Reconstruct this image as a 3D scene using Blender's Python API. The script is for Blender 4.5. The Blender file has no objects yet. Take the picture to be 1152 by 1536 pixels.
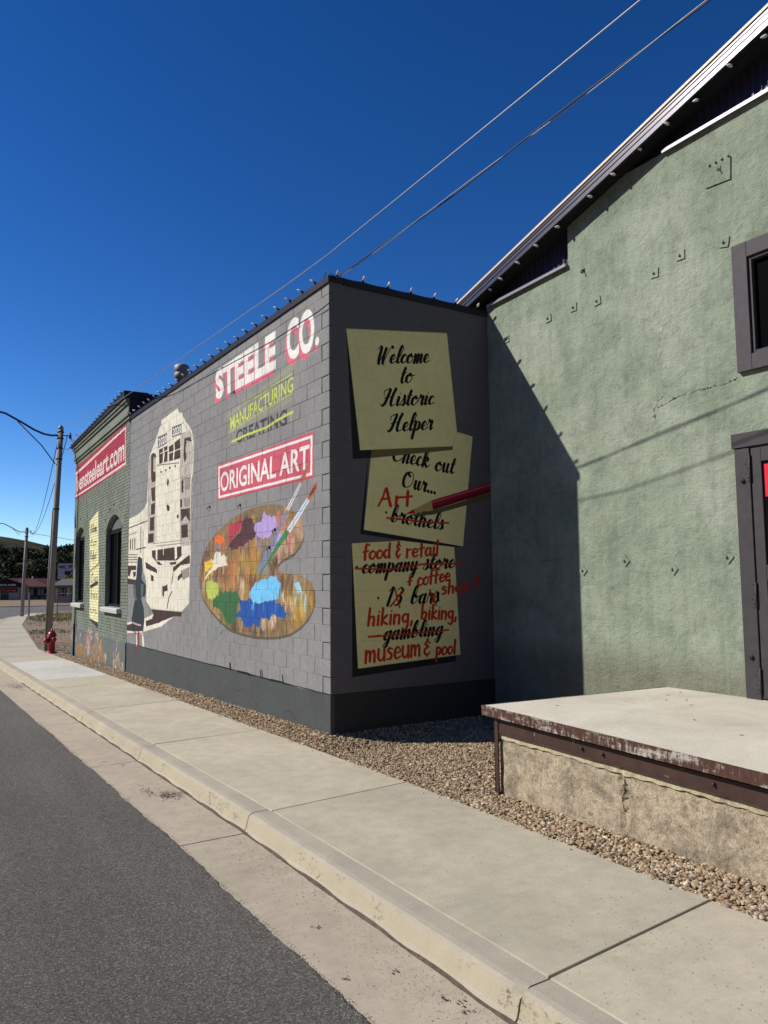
import bpy, bmesh, math, random
import numpy as np
from mathutils import Vector, Matrix
from mathutils.geometry import tessellate_polygon
random.seed(7); rng = np.random.default_rng(7)
scene = bpy.context.scene

# ------------------------------------------------------------ camera, sky, sun, exposure
CAM_ROT = ((0.845094, -0.037815, -0.533274), (-0.534521, -0.078251, -0.841520), (-0.009906, 0.996216, -0.086344))
CAM_LOC = (-4.388, -8.141, 1.806)
cam_data = bpy.data.cameras.new('camera'); cam = bpy.data.objects.new('camera', cam_data)
scene.collection.objects.link(cam); scene.camera = cam
cam_data.sensor_fit = 'HORIZONTAL'; cam_data.sensor_width = 36.0; cam_data.lens = 36.0*1155/1152
cam_data.clip_start = 0.05; cam_data.clip_end = 5000
m = Matrix.Identity(4)
for i in range(3):
    for j in range(3): m[i][j] = CAM_ROT[i][j]
    m[i][3] = CAM_LOC[i]
cam.matrix_world = m

SUN = Vector((0.649, -0.415, -0.638)).normalized()      # the way the light travels
el = math.asin(-SUN.z); az = math.atan2(-SUN.x, -SUN.y)
world = bpy.data.worlds.new('World'); scene.world = world; world.use_nodes = True
wn = world.node_tree; wn.nodes.clear()
sky = wn.nodes.new('ShaderNodeTexSky'); sky.sky_type = 'NISHITA'; sky.sun_disc = False
sky.sun_elevation = el; sky.sun_rotation = az; sky.altitude = 2200; sky.air_density = 1.0; sky.dust_density = 0.15; sky.ozone_density = 3.0
gam = wn.nodes.new('ShaderNodeGamma'); gam.inputs['Gamma'].default_value = 1.3
hsv = wn.nodes.new('ShaderNodeHueSaturation'); hsv.inputs['Hue'].default_value = .506; hsv.inputs['Saturation'].default_value = 1.185
bg = wn.nodes.new('ShaderNodeBackground'); bg.inputs['Strength'].default_value = 0.074
wo = wn.nodes.new('ShaderNodeOutputWorld')
wn.links.new(sky.outputs[0], gam.inputs[0]); wn.links.new(gam.outputs[0], hsv.inputs['Color']); wn.links.new(hsv.outputs[0], bg.inputs[0]); wn.links.new(bg.outputs[0], wo.inputs[0])
sl = bpy.data.lights.new('sun', 'SUN'); sl.energy = 4.9; sl.angle = math.radians(0.53); sl.color = (1.0, 0.945, 0.85)
sun = bpy.data.objects.new('sun', sl); scene.collection.objects.link(sun)
sun.rotation_euler = SUN.to_track_quat('-Z', 'Y').to_euler(); sun.location = (-20, 12, 25)
vs = scene.view_settings
scene.display_settings.display_device = 'sRGB'
vs.view_transform = 'Standard'; vs.look = 'None'; vs.exposure = 0.09; vs.gamma = 1.0; vs.use_curve_mapping = False
scene.render.engine = 'CYCLES'
scene.cycles.max_bounces = 5; scene.cycles.diffuse_bounces = 1

C = scene.collection
# ------------------------------------------------------------ traced outlines, in metres on their own walls
D = {'yb':9.493,'steele':[(4.009,5.288),(1.583,5.308),(1.58,4.743),(3.956,4.782)],'co':[(1.227,5.312),(0.399,5.298),(0.401,4.701),(1.212,4.757)],'codot':[(0.324,4.804),(0.324,4.752)],'manuf':[(3.306,4.382),(1.021,4.521),(1.021,4.307),(3.302,4.169)],'creat':[(3.054,4.116),(1.21,4.109),(1.21,3.89),(3.05,3.915)],'manu_l1':[(2.328,4.482),(1.051,4.554)],'manu_l2':[(3.332,4.152),(1.029,4.29)],'strike':[(3.25,3.972),(2.669,3.987),(1.894,3.97),(1.515,4.008),(1.029,4.032),(1.093,3.982),(1.071,3.903)],'oa_out':[(3.882,3.679),(0.417,3.665),(0.434,3.073),(3.854,3.098)],'oa_f1':[(3.824,3.656),(0.455,3.627),(0.472,3.116),(3.804,3.132)],'oa_f2':[(3.765,3.614),(0.509,3.591),(0.519,3.153),(3.741,3.167)],'oa_t':[(3.719,3.54),(0.541,3.523),(0.557,3.208),(3.711,3.223)],'pal':[(4.694,1.799),(4.669,2.013),(4.547,2.224),(4.273,2.425),(3.802,2.608),(3.25,2.753),(2.735,2.831),(2.256,2.867),(1.808,2.865),(1.43,2.823),(1.112,2.745),(0.884,2.652),(0.756,2.562),(0.702,2.453),(0.709,2.349),(0.811,2.24),(0.997,2.149),(1.227,2.098),(1.386,2.06),(1.487,2.012),(1.507,1.961),(1.426,1.917),(1.227,1.889),(0.922,1.878),(0.667,1.836),(0.492,1.772),(0.407,1.679),(0.383,1.571),(0.442,1.446),(0.563,1.333),(0.775,1.214),(1.071,1.111),(1.422,1.05),(1.793,1.02),(2.234,1.004),(2.706,1.014),(3.268,1.06),(3.709,1.177),(4.12,1.325),(4.461,1.483),(4.624,1.629)],'pal_sh':[(4.679,1.752),(4.654,1.966),(4.533,2.177),(4.259,2.379),(3.789,2.563),(3.238,2.709),(2.725,2.789),(2.246,2.826),(1.799,2.825),(1.422,2.784),(1.104,2.708),(0.877,2.616),(0.749,2.525),(0.695,2.417),(0.702,2.313),(0.804,2.204),(0.989,2.113),(1.219,2.061),(1.378,2.023),(1.479,1.974),(1.499,1.923),(1.417,1.88),(1.219,1.853),(0.914,1.842),(0.66,1.801),(0.485,1.737),(0.4,1.645),(0.377,1.537),(0.435,1.412),(0.556,1.299),(0.768,1.179),(1.063,1.076),(1.413,1.014),(1.785,0.983),(2.224,0.965),(2.696,0.974),(3.257,1.018),(3.697,1.134),(4.107,1.28),(4.447,1.437),(4.61,1.582)],'blobs':[('crimson',[(3.329,2.67),(3.089,2.674),(2.859,2.755),(2.782,2.663),(2.907,2.557),(3.138,2.473),(3.242,2.399),(3.403,2.328),(3.298,2.52)]),('maroon',[(2.587,2.763),(2.394,2.693),(2.252,2.592),(2.227,2.426),(2.533,2.367),(2.827,2.305),(3.187,2.29),(3.402,2.318),(3.086,2.47),(2.831,2.552),(2.783,2.682)]),('lavender',[(1.938,2.786),(1.85,2.699),(1.594,2.672),(1.552,2.582),(1.572,2.479),(1.719,2.435),(1.804,2.378),(2.068,2.4),(2.251,2.446),(2.322,2.541),(2.299,2.613),(2.071,2.652),(2.027,2.757)]),('lavender',[(1.592,2.411),(1.387,2.417),(1.428,2.334),(1.634,2.3)]),('slate',[(3.912,2.389),(3.654,2.388),(3.68,2.319),(3.91,2.307)]),('orange',[(3.945,2.514),(3.572,2.515),(3.542,2.413),(3.71,2.39),(3.942,2.411)]),('white',[(3.909,2.276),(3.765,2.281),(3.649,2.207),(3.399,2.169),(3.425,2.091),(3.315,2.02),(3.562,2.044),(3.787,2.019),(4.078,1.962),(4.257,1.902),(4.44,1.819),(4.14,2.025),(3.994,2.145)]),('yellow',[(4.449,2.115),(4.083,2.137),(4.021,2.064),(4.259,1.964),(4.443,1.925)]),('lime',[(4.345,1.767),(4.075,1.838),(4.013,1.766),(3.781,1.776),(3.777,1.635),(3.947,1.492),(4.245,1.487),(4.342,1.652)]),('green',[(3.693,1.676),(3.552,1.618),(2.967,1.642),(2.864,1.53),(2.962,1.339),(3.009,1.167),(3.377,1.132),(3.656,1.318),(4.004,1.409),(4.006,1.511),(3.775,1.555)]),('blue',[(2.714,1.495),(2.52,1.517),(2.148,1.47),(1.927,1.519),(1.629,1.55),(1.505,1.467),(1.304,1.472),(1.304,1.406),(1.129,1.378),(1.225,1.325),(1.545,1.314),(1.669,1.361),(1.795,1.253),(2.057,1.26),(2.1,1.17),(2.708,1.134),(2.784,1.233),(3.063,1.279),(2.811,1.381),(2.863,1.492)]),('sky',[(1.93,1.835),(1.548,1.85),(1.405,1.739),(1.465,1.637),(1.546,1.552),(1.97,1.492),(2.332,1.484),(2.498,1.609),(2.335,1.738),(2.107,1.774)]),('sky2',[(0.977,1.764),(0.848,1.756),(0.65,1.598),(0.775,1.628),(0.921,1.691)]),('wall',[(2.041,1.889),(1.801,2.009),(1.771,1.948),(1.822,1.887)]),('bristle',[(0.539,3.284),(0.564,3.222),(0.683,3.075),(0.781,3.05),(0.81,3.106),(0.7,3.191)]),('ferrule',[(0.818,3.06),(0.766,3.035),(1.143,2.719),(1.249,2.739)]),('slate2',[(1.277,2.725),(1.209,2.681),(1.633,2.257),(2.108,1.89),(2.176,1.9),(2.19,1.99),(1.634,2.396)]),('bristle',[(0.316,3.041),(0.333,2.94),(0.471,2.827),(0.576,2.805),(0.601,2.856),(0.47,2.963)]),('bristle2',[(0.343,2.989),(0.367,2.936),(0.471,2.875),(0.541,2.842),(0.541,2.882),(0.453,2.945)]),('ferrule2',[(0.619,2.837),(0.534,2.798),(1.111,2.422),(1.209,2.478)]),('brushgreen',[(1.228,2.485),(1.131,2.417),(1.591,2.169),(2.085,1.89),(2.135,1.908),(1.975,1.986),(1.468,2.336)]),('brushgreen',[(3.703,0.949),(3.566,1.035),(3.511,1.038),(3.636,0.953)])],'loco':[('white',[(7.06,5.033),(7.025,5.017),(6.672,5.028),(6.045,5.054),(5.94,4.955),(5.741,4.917),(5.719,4.841),(5.206,4.5),(5.063,4.298),(5.07,3.737),(5.173,3.602),(5.18,2.574),(5.152,2.281),(5.207,2.079),(5.227,1.413),(5.638,1.25),(7.665,1.245),(7.978,1.388),(8.003,1.795),(8.165,1.967),(8.407,2.143),(8.711,1.761),(9.621,1.761),(9.606,2.538),(9.611,3.191),(8.744,3.238),(8.226,3.339),(8.042,3.445),(7.984,3.925),(8.005,4.276),(7.853,4.429),(7.503,4.652),(7.223,4.877),(7.111,4.925)]),('white',[(9.656,0.871),(7.958,1.058),(7.481,1.142),(6.074,1.182),(6.092,1.145),(6.901,0.926),(8.315,0.737),(9.639,0.652)]),('dark',[(7.605,1.237),(5.609,1.242),(5.663,1.161),(6.073,1.152),(6.906,1.021),(7.536,1.067),(7.422,1.137)]),('dark',[(9.637,0.821),(8.922,0.903),(8.91,0.734),(9.629,0.711)]),('dark',[(7.978,0.99),(7.19,1.096),(6.905,1.011),(7.469,0.939),(7.947,0.877)]),('grey2',[(7.307,4.705),(6.688,4.694),(6.678,4.483),(7.294,4.477)]),('grey2',[(6.36,4.745),(5.782,4.716),(5.773,4.519),(6.351,4.544)]),('dark',[(7.223,4.44),(6.643,4.435),(6.628,4.125),(7.184,4.14)]),('dark',[(6.555,4.389),(5.859,4.456),(5.823,4.072),(6.52,4.11)]),('white',[(6.95,4.432),(6.884,4.436),(6.832,4.283),(6.89,4.127),(6.957,4.13),(6.943,4.299)]),('white',[(6.272,4.42),(6.21,4.423),(6.173,4.284),(6.226,4.096),(6.289,4.104),(6.256,4.297)]),('white',[(7.161,4.357),(6.639,4.353),(6.638,4.334),(7.16,4.337)]),('white',[(6.528,4.279),(5.831,4.265),(5.831,4.243),(6.527,4.256)]),('dark',[(7.79,4.403),(7.671,4.437),(7.429,4.385),(7.425,4.3),(7.605,4.342),(7.613,4.053),(7.431,3.996),(7.422,3.827),(7.684,3.822),(7.761,3.899)]),('dark',[(5.605,4.408),(5.247,4.381),(5.207,4.291),(5.479,4.349),(5.539,4.191),(5.466,4.028),(5.586,3.954),(5.65,4.115)]),('dark',[(7.75,3.709),(7.463,3.713),(7.446,3.425),(7.673,3.439)]),('dark',[(7.731,3.383),(7.444,3.385),(7.455,3.157),(7.718,3.16)]),('dark',[(7.787,3.108),(7.475,3.099),(7.483,2.825),(7.796,2.836)]),('dark',[(7.915,2.774),(7.504,2.772),(7.505,2.592),(7.903,2.583)]),('dark',[(5.747,3.637),(5.632,3.655),(5.622,3.411),(5.738,3.422)]),('grey3',[(5.577,3.709),(5.266,3.643),(5.267,3.435),(5.538,3.448)]),('dark',[(5.811,3.307),(5.693,3.281),(5.688,3.144),(5.804,3.154)]),('dark',[(5.764,3.114),(5.236,3.091),(5.227,2.84),(5.472,2.976),(5.735,2.88)]),('dark',[(5.732,2.82),(5.354,2.813),(5.327,2.581),(5.703,2.585)]),('grey3',[(5.598,3.287),(5.262,3.286),(5.256,3.137),(5.554,3.139)]),('dark',[(6.661,3.708),(6.591,3.803),(6.523,3.725),(6.54,3.647),(6.604,3.631)]),('dark',[(6.671,3.258),(6.565,3.281),(6.435,3.206),(6.453,3.144),(6.601,3.15)]),('dark',[(6.006,3.016),(5.898,3.039),(5.875,2.97),(5.973,2.958)]),('dark',[(7.13,3.993),(6.971,3.966),(7.059,3.931)]),('dark',[(6.817,3.987),(6.663,3.967),(6.737,3.925)]),('dark',[(6.547,3.998),(6.387,3.984),(6.469,3.937)]),('dark',[(6.201,3.985),(6.068,3.974),(6.137,3.926)]),('dark',[(7.614,2.422),(5.687,2.434),(5.68,2.254),(5.969,2.18),(7.367,2.215),(7.583,2.294)]),('white',[(7.344,2.436),(7.229,2.438),(7.217,2.224),(7.333,2.237)]),('white',[(6.11,2.436),(5.97,2.436),(5.942,2.231),(6.079,2.195)]),('white',[(6.847,2.433),(6.803,2.432),(6.797,2.303),(6.841,2.304)]),('dark',[(7.354,2.195),(7.079,2.182),(6.831,2.112),(7.132,2.124)]),('dark',[(6.426,2.151),(5.968,2.162),(6.016,2.111),(6.341,2.108)]),('dark',[(8.091,2.206),(7.242,2.038),(7.203,1.956),(8.02,2.067)]),('dark',[(5.214,2.269),(5.208,2.108),(5.721,2.09),(6.16,1.96),(6.194,2.053)]),('grey3',[(5.716,1.985),(5.233,2.051),(5.227,1.876),(5.614,1.82)]),('dark',[(7.67,1.934),(7.466,1.906),(7.46,1.8),(7.638,1.811)]),('dark',[(5.904,1.821),(5.887,1.887),(5.639,1.954),(5.635,1.879),(5.854,1.805)]),('dark',[(6.854,1.713),(6.766,1.697),(6.511,1.745),(6.505,1.62),(6.718,1.602),(6.744,1.482),(6.845,1.537)]),('dark',[(6.236,1.622),(6.195,1.613),(6.394,1.481),(6.51,1.277),(6.562,1.275),(6.436,1.496)]),('dark',[(6.19,1.96),(6.15,1.96),(6.222,1.76),(6.263,1.76)]),('dark',[(9.597,3.0),(7.957,3.065),(7.956,3.048),(9.595,2.977)]),('dark',[(8.829,2.502),(8.048,2.52),(8.047,2.5),(8.827,2.48)]),('dark',[(8.513,2.973),(8.46,2.969),(8.423,2.388),(8.475,2.39)]),('dark',[(8.324,2.873),(8.286,2.871),(8.23,2.002),(8.269,2.002)]),('dark',[(9.375,2.732),(9.289,2.735),(9.273,2.507),(9.358,2.503)]),('dark',[(9.177,2.74),(9.107,2.744),(9.09,2.501),(9.159,2.496)]),('dark',[(8.996,2.75),(8.928,2.753),(8.91,2.494),(8.978,2.489)]),('dark',[(9.576,2.723),(9.518,2.72),(9.503,2.516),(9.561,2.518)]),('dark',[(9.611,2.409),(8.713,2.38),(8.712,2.366),(9.61,2.39)]),('dark',[(9.607,2.353),(8.709,2.327),(8.708,2.312),(9.606,2.334)]),('dark',[(9.603,2.297),(8.705,2.273),(8.704,2.259),(9.602,2.279)]),('dark',[(9.599,2.241),(8.702,2.22),(8.701,2.206),(9.597,2.223)]),('dark',[(9.622,2.157),(8.804,2.141),(8.797,2.045),(9.211,2.051),(9.343,1.907),(9.606,1.946)]),('dark',[(9.6,1.872),(8.716,1.832),(8.776,1.736),(9.59,1.743)]),('dark',[(9.069,2.013),(8.822,2.01),(8.816,1.921),(9.005,1.886)]),('whole',[(6.64,4.81),(6.6,4.884),(6.492,4.865),(6.424,4.772),(6.434,4.532),(6.535,4.428),(6.628,4.563)]),('girl',[(8.681,2.308),(8.55,2.329),(8.351,2.281),(8.301,2.107),(8.362,1.848),(8.024,1.727),(7.99,1.574),(8.108,1.471),(8.236,1.493),(8.387,1.449),(8.157,1.248),(8.079,1.013),(8.165,0.772),(9.005,0.722),(9.106,0.973),(8.986,1.226),(8.862,1.406),(8.976,1.476),(9.018,1.689),(8.785,1.867),(8.721,2.114)]),('girl2',[(8.977,1.69),(8.843,1.726),(8.788,1.514),(8.686,1.392),(8.861,1.399),(8.976,1.476)]),('girl2',[(8.408,1.761),(8.188,1.733),(8.238,1.52),(8.388,1.467)]),('pinkl',[(9.02,0.934),(8.72,0.911),(8.326,0.901),(8.324,0.867),(8.717,0.869),(9.045,0.897)]),('redl',[(8.869,0.729),(8.761,0.734),(8.639,0.505),(8.718,0.5)]),('redl',[(8.602,0.743),(8.484,0.749),(8.422,0.399),(8.526,0.391)]),('white',[(8.291,0.766),(8.165,0.772),(8.07,0.474),(8.168,0.433)]),('redl',[(8.243,0.802),(8.167,0.806),(8.181,0.636)]),('white',[(8.757,0.672),(8.677,0.676),(8.608,0.438),(8.687,0.432)])],'lines':[[(7.984,3.925),(7.954,4.252),(7.79,4.403)],[(7.93,3.849),(7.878,2.575)],[(7.464,4.373),(7.444,3.795)],[(7.426,3.692),(7.397,2.554)],[(5.832,4.048),(5.776,2.483)],[(5.231,4.445),(5.089,4.272),(5.088,3.74)],[(5.164,3.601),(5.195,2.956)],[(5.195,2.956),(5.17,2.296)],[(7.745,3.623),(7.44,3.727)],[(7.775,3.318),(7.446,3.425)],[(7.831,3.015),(7.453,3.124)],[(5.599,3.318),(5.213,2.957)],[(5.728,3.666),(5.22,3.637)],[(5.656,2.839),(5.226,2.826)],[(7.357,4.139),(5.899,3.995)],[(7.572,3.759),(7.756,3.813)],[(6.652,3.514),(6.61,2.678)],[(6.26,3.035),(6.247,2.753)],[(7.336,3.115),(7.308,2.616),(7.214,2.579)],[(6.045,2.772),(5.958,2.613),(5.863,2.7)],[(7.503,2.558),(5.74,2.542)],[(7.383,2.503),(5.718,2.487)],[(5.734,4.745),(5.249,4.432),(5.045,4.31)],[(7.112,4.942),(6.709,4.674)],[(7.978,1.388),(7.939,1.761)],[(7.629,1.246),(7.978,1.381)],[(7.074,2.084),(7.152,1.858)],[(8.597,3.049),(8.208,3.058),(8.173,2.899)],[(9.585,2.835),(8.786,2.864)]],'patch':[('peach',[(3.317,2.108),(3.078,2.083),(3.071,1.718),(3.282,1.717)]),('umber',[(4.079,1.983),(3.288,2.01),(3.392,1.815),(3.957,1.858)]),('plum',[(4.632,2.269),(4.271,2.362),(4.145,2.212),(4.446,2.009),(4.637,2.034)]),('rose',[(1.511,2.709),(1.249,2.68),(1.308,2.532),(1.49,2.578)]),('rose',[(1.209,2.391),(0.997,2.38),(1.035,2.25),(1.189,2.289)]),('grey',[(2.136,2.385),(1.913,2.357),(1.933,2.18),(2.066,2.203)]),('choc',[(1.845,2.072),(1.467,2.079),(1.385,1.891),(1.8,1.896)]),('cream',[(1.465,1.621),(1.072,1.592),(0.703,1.439),(0.996,1.398),(1.384,1.521)]),('choc',[(2.146,1.257),(1.628,1.379),(1.147,1.229),(1.793,1.038),(2.144,1.044)]),('ochre',[(0.811,1.724),(0.424,1.678),(0.442,1.446),(0.811,1.276),(1.071,1.331)]),('moss',[(3.769,1.315),(3.061,1.165),(2.757,1.122),(3.322,1.096),(3.71,1.197)]),('cream',[(2.818,1.794),(2.381,1.72),(2.715,1.532),(2.865,1.624)]),('ochre',[(2.778,2.397),(2.25,2.373),(2.244,1.901),(2.817,1.756),(3.027,2.101)]),('cream',[(1.711,1.359),(1.545,1.331),(1.627,1.226),(1.795,1.236)]),('choc',[(3.217,1.139),(2.145,1.133),(2.234,1.004),(3.058,1.032)]),('cream',[(1.387,2.23),(0.997,2.314),(0.774,2.433),(1.15,2.188)]),('ochre',[(4.245,1.466),(3.77,1.335),(3.43,1.071),(4.059,1.265)]),('umber',[(2.573,1.849),(2.244,1.864),(2.334,1.702),(2.523,1.719)]),('choc',[(1.385,1.84),(0.996,1.838),(1.072,1.641),(1.425,1.705)]),('cream',[(2.057,1.278),(1.881,1.25),(1.967,1.176)])],'locoside':[[(8.004,4.258),(7.791,4.42),(7.453,4.389),(7.374,2.553),(7.903,2.576)],[(5.843,4.546),(5.232,4.475),(5.093,4.125),(5.219,3.607),(5.175,2.428),(5.775,2.453)]],'nb1':[(7.27,4.669),(6.708,4.664),(6.701,4.506),(7.261,4.499)],'nb2':[(6.327,4.717),(5.81,4.696),(5.804,4.54),(6.32,4.562)],'ladder':[[(8.912,0.404),(8.843,0.085)],[(8.425,0.477),(8.399,0.083)],[(8.905,0.303),(8.323,0.286)],[(8.896,0.17),(8.36,0.165)]],'hooks':[(4.198,3.029),(2.858,2.942),(1.588,2.496),(1.765,2.256),(3.138,4.748)],'n1':[(0.243,4.913),(1.808,5.115),(1.893,4.343),(1.952,3.766),(1.876,3.57),(0.43,3.399)],'n1s':[(0.243,4.913),(0.43,3.399),(1.876,3.57),(1.875,3.521),(0.594,3.314),(0.324,3.283)],'n2':[(0.597,3.425),(1.888,3.781),(2.22,3.734),(2.124,3.02),(2.018,2.226),(0.475,2.41)],'n2s':[(0.552,3.37),(0.475,2.41),(2.018,2.226),(1.871,2.216),(1.089,2.283),(0.42,2.359)],'n3':[(0.303,2.239),(1.026,2.287),(1.871,2.243),(1.941,0.801),(0.378,0.727)],'n3s':[(0.303,2.239),(0.378,0.727),(1.941,0.801),(1.866,0.803),(1.871,0.718),(0.297,0.631)],'script':[('Welcome',(0.659,4.53),(1.495,4.666),0.211),('to',(1.026,4.324),(1.229,4.363),0.214),('Historic',(0.74,3.99),(1.564,4.109),0.209),('Helper',(0.834,3.669),(1.542,3.771),0.21),('Check',(0.888,3.311),(1.47,3.258),0.209),('out',(1.564,3.226),(1.885,3.201),0.216),('Our...',(1.035,2.987),(1.584,2.915),0.199),('brothels',(0.863,2.531),(1.693,2.442),0.202),('company',(0.433,1.876),(1.266,1.914),0.19),('store',(1.353,1.919),(1.865,1.945),0.2),('13',(0.765,1.475),(1.021,1.474),0.222),('bars',(1.149,1.491),(1.602,1.495),0.206),('gambling',(0.737,1.05),(1.652,1.078),0.19)],'bul':[(0.803,2.637),(0.37,1.953),(0.674,1.568),(0.669,1.106)],'hand':[('Art',(0.689,2.715),(1.206,2.745),0.219),('food',(0.458,2.041),(0.87,2.074),0.18),('&',(0.937,2.074),(1.017,2.085),0.16),('retail',(1.092,2.075),(1.614,2.111),0.182),('+',(1.111,1.7),(1.181,1.712),0.109),('coffee',(1.263,1.711),(1.8,1.779),0.172),('shop',(1.64,1.595),(2.115,1.646),0.164),(':)',(2.175,1.686),(2.281,1.692),0.142),('hiking,',(0.509,1.237),(1.205,1.252),0.203),('biking,',(1.31,1.29),(1.901,1.274),0.181),('museum',(0.47,0.789),(1.318,0.831),0.152),('&',(1.343,0.829),(1.462,0.835),0.17),('pool',(1.536,0.818),(1.867,0.824),0.171)],'red':[[(0.815,2.568),(1.093,2.557),(1.412,2.533),(1.783,2.533)],[(0.35,1.934),(0.807,1.92),(1.402,1.993),(2.003,1.994)],[(0.531,1.1),(1.01,1.107),(1.753,1.131)],[(0.92,1.69),(0.99,1.446)],[(1.055,1.668),(0.856,1.463)],[(1.461,1.656),(1.555,1.457)],[(1.565,1.633),(1.474,1.477)]],'pencil':[('psh',[(1.157,2.619),(1.546,2.698),(2.506,2.97),(2.515,2.894),(1.544,2.639),(1.284,2.608)]),('pbody',[(1.508,2.82),(2.521,3.113),(2.517,2.985),(1.532,2.697)]),('pdark',[(1.527,2.745),(2.519,3.036),(2.517,2.985),(1.532,2.697)]),('plight',[(1.515,2.804),(2.521,3.096),(2.52,3.079),(1.518,2.785)]),('pwood',[(1.215,2.69),(1.508,2.82),(1.532,2.697),(1.48,2.69),(1.246,2.644)]),('ptip',[(1.087,2.622),(1.221,2.693),(1.252,2.644)])],'b_sign':[(7.795,5.355),(0.47,5.461),(0.452,4.458),(7.637,4.338)],'b_f1':[(7.742,5.211),(0.517,5.406),(0.435,4.488),(7.62,4.422)],'b_f2':[(7.627,5.12),(0.586,5.344),(0.516,4.556),(7.528,4.478)],'b_txt':[(7.753,5.064),(0.592,5.193),(0.578,4.617),(7.676,4.563)],'b_n1':[(5.051,3.494),(3.762,3.696),(3.534,2.193),(4.86,2.051)],'b_n2':[(4.812,2.087),(3.469,2.279),(3.444,0.737),(4.727,0.811)],'b_ns':[(4.727,0.811),(3.444,0.737),(3.388,0.585),(4.722,0.771)],'b_w1':[(2.521,3.183),(0.775,3.073),(0.768,1.205),(2.645,1.171),(1.636,3.443)],'b_w2':[(7.391,3.244),(5.733,3.193),(5.732,1.261),(7.278,1.203),(6.5,3.381)],'b_cor':[(0.607,6.201),(0.554,5.603),(8.487,5.93),(8.43,5.575)],'b_cond':[(6.894,0.902),(7.054,-0.234)],'b_end':[(7.752,-0.285),(8.626,5.515),(8.451,5.708)],'b_rust':[(5.713,4.353),(5.451,3.655)],'b_peel':[[(7.664,0.189),(6.9,0.376),(7.003,0.206),(7.497,-0.011),(7.851,0.072)],[(6.639,-0.078),(6.103,0.059),(5.169,0.062),(4.905,-0.241),(4.057,-0.21),(4.199,0.091),(3.706,0.216),(2.859,0.375),(2.565,0.204),(2.344,-0.171),(3.258,-0.25),(6.043,-0.353),(6.794,-0.312)],[(4.9,0.536),(4.47,0.558),(4.235,0.366),(4.291,-0.007),(4.686,-0.243),(4.951,0.096),(5.037,0.319)],[(3.493,0.498),(3.139,0.358),(3.312,0.206),(3.289,0.013),(3.634,0.04),(3.706,0.216)],[(1.259,-0.077),(1.195,0.074),(0.891,0.177),(0.511,0.175),(0.797,-0.005),(1.013,-0.167),(1.171,-0.165)],[(0.956,0.443),(0.836,0.403),(0.828,0.324),(0.984,0.33)],[(2.283,0.071),(2.136,-0.069),(2.266,-0.08)],[(0.419,-0.019),(0.163,-0.028),(0.3,-0.117),(0.45,-0.084)]],'plates':[(-1.203,5.088),(-1.638,5.097),(-2.014,5.057),(-2.834,5.11),(-3.169,5.188),(-3.679,5.134),(-0.404,5.037)],'diam':[(-1.656,1.878),(-2.288,1.978),(-2.912,1.876),(-3.55,1.982),(-1.046,1.997),(-0.396,2.036)],'bigplate':[(-3.531,6.033),(-3.798,5.968),(-3.786,5.751),(-3.502,5.775)],'hole':[(-1.813,5.502)],'notchA':[(-0.374,5.602),(-1.568,5.68)],'notchB':[(-3.147,6.412),(-4.201,6.438)],'rakebulbs':[-3.964,-3.578,-3.225,-2.862,-2.491,-2.13,-1.602,-1.217,-0.871,-0.531],'rakebz':[6.5,6.487,6.461,6.432,6.416,6.339,6.053,5.714,5.693,5.68],'cracks':[[(-2.83,4.555),(-2.916,4.367),(-2.808,4.101),(-2.869,3.794),(-2.745,3.592),(-2.772,3.36)],[(-2.745,3.592),(-2.976,3.675),(-3.299,3.702),(-3.665,3.712),(-3.762,3.75)],[(-3.143,3.391),(-3.417,3.342),(-3.645,3.331)],[(-1.825,0.719),(-2.336,0.799),(-2.793,0.718)],[(-3.031,1.162),(-3.058,1.014)]],'wire1':[(0.022,-4.5,5.964),(-0.063,-3.5,5.851),(-0.149,-2.5,5.74),(-0.229,-1.5,5.638),(-0.303,-0.5,5.543),(-0.348,0.5,5.517),(-0.37,2.0,5.543),(-0.357,4.0,5.616),(-0.34,6.5,5.706),(-0.181,10.0,5.959),(-0.045,13.0,6.302),(0.091,16.0,6.646),(0.248,19.45,7.041)],'wire2':[(0.478,-4.8,5.993),(0.412,-4.0,5.901),(0.329,-3.0,5.786),(0.246,-2.0,5.676),(0.18,-1.2,5.605),(0.121,-0.5,5.543),(0.085,-0.06,5.512)],'arm':[(0.093,6.766),(-0.117,6.746),(-0.332,6.772),(-0.639,6.884),(-0.96,7.064),(-1.282,7.229),(-1.534,7.354),(-1.699,7.382)],'brace':[(0.04,5.783),(-0.409,6.386),(-1.154,7.121)],'loopwire':[(-0.285,6.799),(-0.512,6.733),(-0.527,6.55)],'arm2':[(5.024,6.167),(4.584,6.156),(4.251,6.329),(3.808,6.587),(3.315,6.842),(2.993,6.844)],'brace2':[(4.564,5.885),(3.918,6.53)]}

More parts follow.
